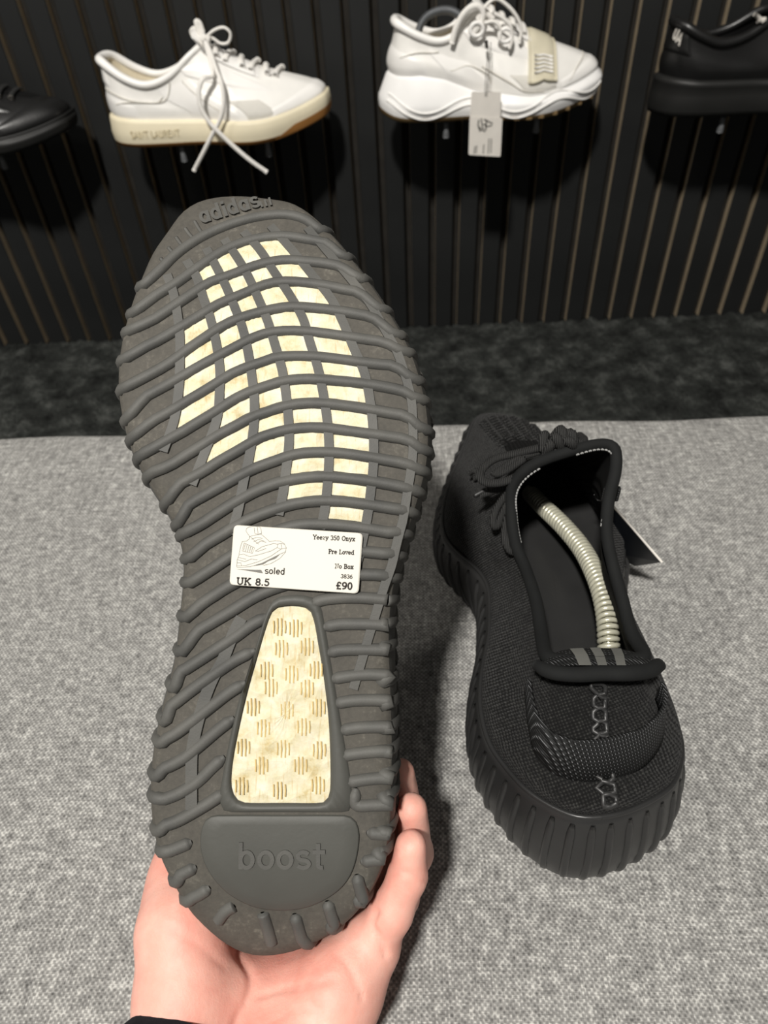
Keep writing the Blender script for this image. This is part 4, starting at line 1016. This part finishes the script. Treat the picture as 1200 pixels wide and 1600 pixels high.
for dx in (0, 5):
    P = spline(A_([aty(x, y, Y) for x, y, Y in ((762+dx, 66, 1.022), (762+dx*.8, 90, 1.012), (759+dx*.7, 120, 1.008), (758+dx*.5, 150, 1.0068))])-L0, 20); V, f = tube(P, .0006, 5); mesh('string', V, f, M['ink_grey'], pt)
V, f = tube(A_([aty(760, 64, 1.021), aty(760, 70, 1.019), aty(761, 75, 1.018)])-L0, .0022, 7); mesh('string_bead', V, f, M['ink'], pt)

# ---- black platform shoe at the right
r3 = wall_root('platform_shoe', .353, .362); tag(r3, 'black leather shoe with thick black platform sole and white heel letters', 'shoe')
PLAT = [(.007, 0), (.003, .0006), (.001, .006), (0, .012), (0, .018), (0, .024), (.0015, -.008), (-.001, -.004), (.006, 0)]
s3 = Shoe(wall_outline(.306, .97), lambda v: np.interp(v, [0, .05, .2, .306], [.046, .043, .040, .036]), SPR1, r3, prof=PLAT, heel_lean=.002)
s3.make_upper(collar([(0, 0, 12, 103), (.05, 22, 20, 101), (.12, 31, 42, 90), (.18, 33, 68, 82), (.26, 31, 98, 88), (.36, 25, 126, 104), (.44, 14, 140, 110), (.5, 0, 145, 112)]), a=.024, b=.03, vb=.04, hb=.5, side=.006)
m3, u3 = base_shoe(s3, M['black_sole'], M['black_sole'], M['black_leather'], M['black_leather'], M['black_leather'], .006)
tongue(s3, M['black_leather'], rise=.022)
s3.patch('heel_tab', -.075, .075, .5, .98, M['black_leather'], .0022)
for k in range(6):
    P = s3.section(.158+k*.015, .021, 16, .0035); V, f = tube(P, .0034, 8, flat=.5, up=(0, .4, 1)); s3.put('lace', V, f, M['lace_black'])
st = place_text('UA', (0, .006), (.017, -.002), .014, False)
V, f = strokes_mesh([[(p[0], p[1]) for p in q] for q in st], .0032, lambda p, th: s3.at(.022+p[:, 0]/.72, .74+p[:, 1]/.075, np.full(len(p), .0034+th)), .0004); s3.put('heel_lettering', V, f, M['white_mark'], None, False)
R3i = np.array(r3.matrix_world.inverted())
def P3(pts, Y): return A_([(R3i @ np.r_[aty(x, y, Y), 1])[:3] for x, y in pts])
for pts in ([(1179, 22), (1187, 29), (1193, 33)], [(1183, 33), (1190, 31), (1196, 30)]):
    V, f = tube(P3(pts, 1.035), .0026, 6); s3.put('tongue_mark', V, f, M['white_mark'])
s3.patch('side_mark', .262, .285, .18, .34, M['white_mark'], .0016, 8, 5)
# ---- black leather shoe at the left, toe in view
r0 = wall_root('leather_shoe', -.452-.300, .362); tag(r0, 'black leather lace-up shoe toe peeking in on the slat wall', 'shoe')
s0 = Shoe(wall_outline(.302, .95), lambda v: np.interp(v, [0, .05, .2, .302], [.030, .027, .022, .020]), SPR1, r0, prof=CUP, heel_lean=.003)
s0.make_upper(collar([(0, 0, 12, 96), (.05, 22, 20, 95), (.12, 31, 42, 84), (.18, 33, 68, 74), (.26, 31, 98, 80), (.36, 25, 126, 94), (.44, 14, 140, 98), (.5, 0, 145, 100)]), a=.026, b=.03, vb=.046, hb=.52)
m0, u0 = base_shoe(s0, M['black_sole'], M['black_sole'], M['black_leather'], M['lining'], M['black_leather'], .005)
tongue(s0, M['black_leather'])
s0.patch('toe_cap', .34, .66, 0, lambda q: .2+.22*math.sin(q*math.pi), M['black_leather'], .0016, 48)
for a, b in ((.28, .42), (.72, .58)): s0.patch('eyestay', a, b, lambda q: .9-.55*q, lambda q: 1-.12*q, M['black_leather'], .0018)
P = s0.prof_rings()[-2]; V, f = tube(np.vstack([P, P[:1]]), .0018, 6, up=(0, 0, 1), cap=False); s0.put('welt', V, f, M['black_sole'])
for k in range(6):
    P = s0.section(.160+k*.015, .021, 16, .0035); V, f = tube(P, .0032, 8, flat=.5, up=(0, .4, 1)); s0.put('lace', V, f, M['lace_black'])
    c = P[0]; a = np.linspace(0, 2*math.pi, 10); V, f = tube(A_([c+[.0015*math.cos(x), .0028*math.sin(x), .0026*math.cos(x)] for x in a]), .0009, 5, cap=False); s0.put('eyelet', V, f, M['eyelet'])

# ---- pegs that carry the shoes
def peg(px, py, ztop, lab):
    c = aty(px, py, 1.045); root = empty('shoe_peg', loc=(c[0], YW+.001, ztop-.004)); tag(root, lab, 'peg', 'pegs under the displayed shoes')
    V, f = tube(A_([[0, 0, 0], [0, -.05, 0], [0, -(YW+.001-1.045), 0]]), .004, 10); mesh('rod', V, f, M['acrylic'], root)
    y_ = -(YW+.001-1.045); V, f = tube(A_([[0, y_, 0], [0, y_, -.009], [0, y_, -.017], [0, y_, -.019]]), [.0035, .0035, .0048, .0040], 10); mesh('pin', V, f, M['acrylic'], root)
    V, f = tube(A_([[0, -.001, 0], [0, -.004, 0]]), .010, 16); mesh('wall_plate', V, f, M['acrylic'], root)
def ztop(sh, zb, px, py, xh): return zb+float(sh.spring(A_([aty(px, py, 1.045)[0]-xh]))[0])
peg(285, 236, ztop(s1, .360, 285, 236, -.398), 'clear peg under the heel half of the white court shoe')
peg(418, 226, ztop(s1, .360, 418, 226, -.398), 'clear peg under the toe half of the white court shoe')
peg(697, 206, ztop(s2, .373, 697, 206, -.021), 'clear peg under the heel half of the white running shoe')
peg(838, 196, ztop(s2, .373, 838, 196, -.021), 'clear peg under the toe half of the white running shoe')
peg(1128, 192, ztop(s3, .362, 1128, 192, .353), 'clear peg under the black platform shoe')
peg(5, 255, ztop(s0, .362, 5, 255, -.752), 'clear peg under the black leather shoe')

# ================================================================ hand that holds the shoe
def surface_nets(Fv, org, h):
    ins = Fv < 0; nx, ny, nz = Fv.shape; cnt = np.zeros((nx-1, ny-1, nz-1), np.int8)
    sl = lambda i, n: slice(i, n-1+i)
    for i in (0, 1):
        for j in (0, 1):
            for k in (0, 1): cnt += ins[sl(i, nx), sl(j, ny), sl(k, nz)]
    act = (cnt > 0) & (cnt < 8); idx = -np.ones(act.shape, int); I = np.argwhere(act); idx[act] = np.arange(len(I))
    acc = np.zeros((len(I), 3)); num = np.zeros(len(I)); cor = [(i, j, k) for i in (0, 1) for j in (0, 1) for k in (0, 1)]
    for a in cor:
        for ax in range(3):
            if a[ax]: continue
            b = list(a); b[ax] = 1; fa = Fv[I[:, 0]+a[0], I[:, 1]+a[1], I[:, 2]+a[2]]; fb = Fv[I[:, 0]+b[0], I[:, 1]+b[1], I[:, 2]+b[2]]
            m_ = (fa < 0) != (fb < 0); t = np.where(m_, fa/np.where(m_, fa-fb, 1), 0)
            p = I+A_(a)+0.0; p[:, ax] += t; acc[m_] += p[m_]; num += m_
    V = org+acc/num[:, None]*h; faces = []
    for ax in range(3):
        o1, o2 = [q for q in range(3) if q != ax]
        s0_ = [slice(None)]*3; s1_ = [slice(None)]*3; s0_[ax] = slice(0, -1); s1_[ax] = slice(1, None)
        a = ins[tuple(s0_)]; b = ins[tuple(s1_)]; E_ = np.argwhere(a != b)
        E_ = E_[(E_[:, o1] > 0) & (E_[:, o2] > 0) & (E_[:, o1] < Fv.shape[o1]-1) & (E_[:, o2] < Fv.shape[o2]-1)]
        def c(d1, d2):
            q = E_.copy(); q[:, o1] -= d1; q[:, o2] -= d2; return idx[q[:, 0], q[:, 1], q[:, 2]]
        Q = np.stack([c(1, 1), c(0, 1), c(0, 0), c(1, 0)], 1); fl = a[E_[:, 0], E_[:, 1], E_[:, 2]]
        if ax == 1: fl = ~fl
        Q[~fl] = Q[~fl][:, ::-1]; faces.append(Q)
    return V, np.vstack(faces)
def smin(a, b, k):
    h_ = np.clip(.5+.5*(b-a)/k, 0, 1); return b+(a-b)*h_-k*h_*(1-h_)
HP_ = lambda x, y, d: atd(x, y, d)
WR = atd(375, 1730, .246); EL = WR+A_([-.03, -.24, .11])
palm_caps = [
 [(HP_(300, 1690, .248), .019), (HP_(292, 1560, .258), .0185), (HP_(285, 1450, .268), .0165), (HP_(283, 1385, .283), .0125)],
 [(HP_(385, 1700, .252), .017), (HP_(410, 1570, .268), .014), (HP_(428, 1500, .287), .0115)],
 [(HP_(345, 1700, .252), .018), (HP_(350, 1580, .266), .015), (HP_(370, 1500, .287), .0115)],
 [(HP_(440, 1690, .250), .019), (HP_(528, 1548, .262), .0165), (HP_(578, 1478, .268), .0115)],
 [(HP_(430, 1660, .258), .016), (HP_(480, 1560, .272), .013), (HP_(490, 1485, .288), .011)],
 [(HP_(470, 1640, .258), .015), (HP_(520, 1540, .274), .012), (HP_(540, 1468, .287), .0105)],
 [(WR+RT*.014, .021), (EL+RT*.012, .030)], [(WR-RT*.014, .021), (EL-RT*.012, .030)]]
finger_caps = [
 [(HP_(283, 1395, .281), .0125), (HP_(283, 1350, .290), .0102), (HP_(288, 1290, .301), .0098), (HP_(296, 1235, .306), .0082)],
 [(HP_(430, 1492, .286), .0105), (HP_(545, 1350, .322), .0085), (HP_(602, 1262, .316), .0076), (HP_(598, 1205, .303), .0066)],
 [(HP_(488, 1478, .287), .0105), (HP_(604, 1345, .320), .0085), (HP_(634, 1270, .303), .0076), (HP_(626, 1207, .287), .0060)],
 [(HP_(536, 1466, .289), .0098), (HP_(626, 1402, .304), .0080), (HP_(648, 1332, .286), .0075), (HP_(643, 1264, .272), .0064)],
 [(HP_(578, 1478, .268), .0102), (HP_(612, 1425, .2635), .0080), (HP_(637, 1368, .2625), .0073), (HP_(642, 1322, .2605), .0062)]]
allp = A_([p for ch in palm_caps[:6]+finger_caps for p, r_ in ch]+[WR, WR*.4+EL*.6]); lo_ = allp.min(0)-.034; hi_ = allp.max(0)+.034; hstep = .0014
dims = np.ceil((hi_-lo_)/hstep).astype(int); ax_ = [lo_[k]+np.arange(dims[k])*hstep for k in range(3)]
GX = np.stack(np.meshgrid(*ax_, indexing='ij'), -1).astype(np.float32)
def capd(a, b, ra, rb):
    ab = (b-a).astype(np.float32); t = np.clip(((GX-a.astype(np.float32))@ab)/float(ab@ab), 0, 1)
    return np.linalg.norm(GX-a.astype(np.float32)-t[..., None]*ab, axis=-1)-(ra+t*(rb-ra))
def chain(ch, k):
    d = None
    for (a, ra), (b, rb) in zip(ch[:-1], ch[1:]):
        q = capd(a, b, ra, rb); d = q if d is None else smin(d, q, k)
    return d
palm = None
for ch in palm_caps:
    q = chain(ch, .004); palm = q if palm is None else smin(palm, q, .012)
tot = None
for k, ch in enumerate(finger_caps):
    q = smin(palm, chain(ch, .003), (.010, .006, .006, .006, .004)[k]); tot = q if tot is None else smin(tot, q, .0012)
HV, HF = surface_nets(tot, lo_, hstep)
# creases pressed into the palm side
import bmesh
me = bpy.data.meshes.new('person'); me.from_pydata(HV.tolist(), [], HF.tolist()); me.update()
b_ = bmesh.new(); b_.from_mesh(me); bmesh.ops.recalc_face_normals(b_, faces=b_.faces)
for _ in range(3): bmesh.ops.smooth_vert(b_, verts=b_.verts, factor=.5, use_axis_x=True, use_axis_y=True, use_axis_z=True)
b_.normal_update(); HVs = A_([v.co[:] for v in b_.verts]); HN = A_([v.normal[:] for v in b_.verts])
CR = [([(633, 1362), (648, 1370), (664, 1376)], .0006, 3.5), ([(588, 1424), (581, 1446), (592, 1466), (603, 1492)], .0013, 5), ([(548, 1515), (560, 1535), (566, 1560)], .0007, 3.5), ([(528, 1492), (545, 1512), (556, 1545)], .0006, 4),
 ([(372, 1490), (392, 1525), (388, 1560), (372, 1590), (362, 1620)], .0012, 7), ([(395, 1560), (440, 1546), (480, 1540), (520, 1530)], .0007, 5), ([(470, 1545), (490, 1570), (505, 1600)], .0006, 4), ([(240, 1440), (300, 1470), (350, 1510)], .0004, 6), ([(420, 1600), (460, 1580), (500, 1575)], .0005, 4)]
PX_ = proj(HVs); fac = np.sum(HN*unit(CAM-HVs), 1); disp = np.zeros(len(HVs))
for pts, dep, sg in CR:
    L_ = spline(A_(pts, float), 60); d = np.sqrt(((PX_[:, None]-L_[None])**2).sum(-1).min(1)); disp = np.maximum(disp, dep*np.exp(-(d/sg)**2))
disp *= (fac > .15) & (((HVs-CAM)@FW) < .285); HVs = HVs-HN*disp[:, None]
for v, c in zip(b_.verts, HVs): v.co = c
b_.to_mesh(me); b_.free()
for p in me.polygons: p.use_smooth = True
me.materials.append(M['skin']); hand = link(bpy.data.objects.new('person', me))
tag(hand, 'bare hand with palm up cradling the heel of the raised black sneaker', 'person')
# dark sleeve round the forearm
axd = unit(EL-WR); S0 = atd(318, 1702, .247); Xa = -RT+UP*.9; Xa = unit(Xa-axd*(Xa@axd)*.3); Ya = unit(np.cross(axd, Xa))
w0_ = float((S0-WR)@axd); Q = []
for d in (0.0, .004, .02, .06, .12, .18):
    k = min(1, d/.055); Q.append((S0+axd*d)*(1-k)+(WR+axd*(w0_+d))*k)
V = []
for k, (c, r_) in enumerate(zip(Q, (.0335, .0355, .038, .043, .046, .049))):
    for j in range(40):
        a = 2*math.pi*j/40; V.append(c+Xa*r_*1.12*math.cos(a)+Ya*r_*.84*math.sin(a)+axd*.0006*math.sin(6*a))
V += [Q[0]+axd*.01+(A_(V[j])-Q[0])*.86 for j in range(40)]
f = grid_faces(6, 40, False, True)+[((j+1) % 40, j, 240+j, 240+(j+1) % 40) for j in range(40)]
slv = mesh('sleeve', V, f, M['cloth_black'], hand); tag(slv, 'dark knitted cuff')
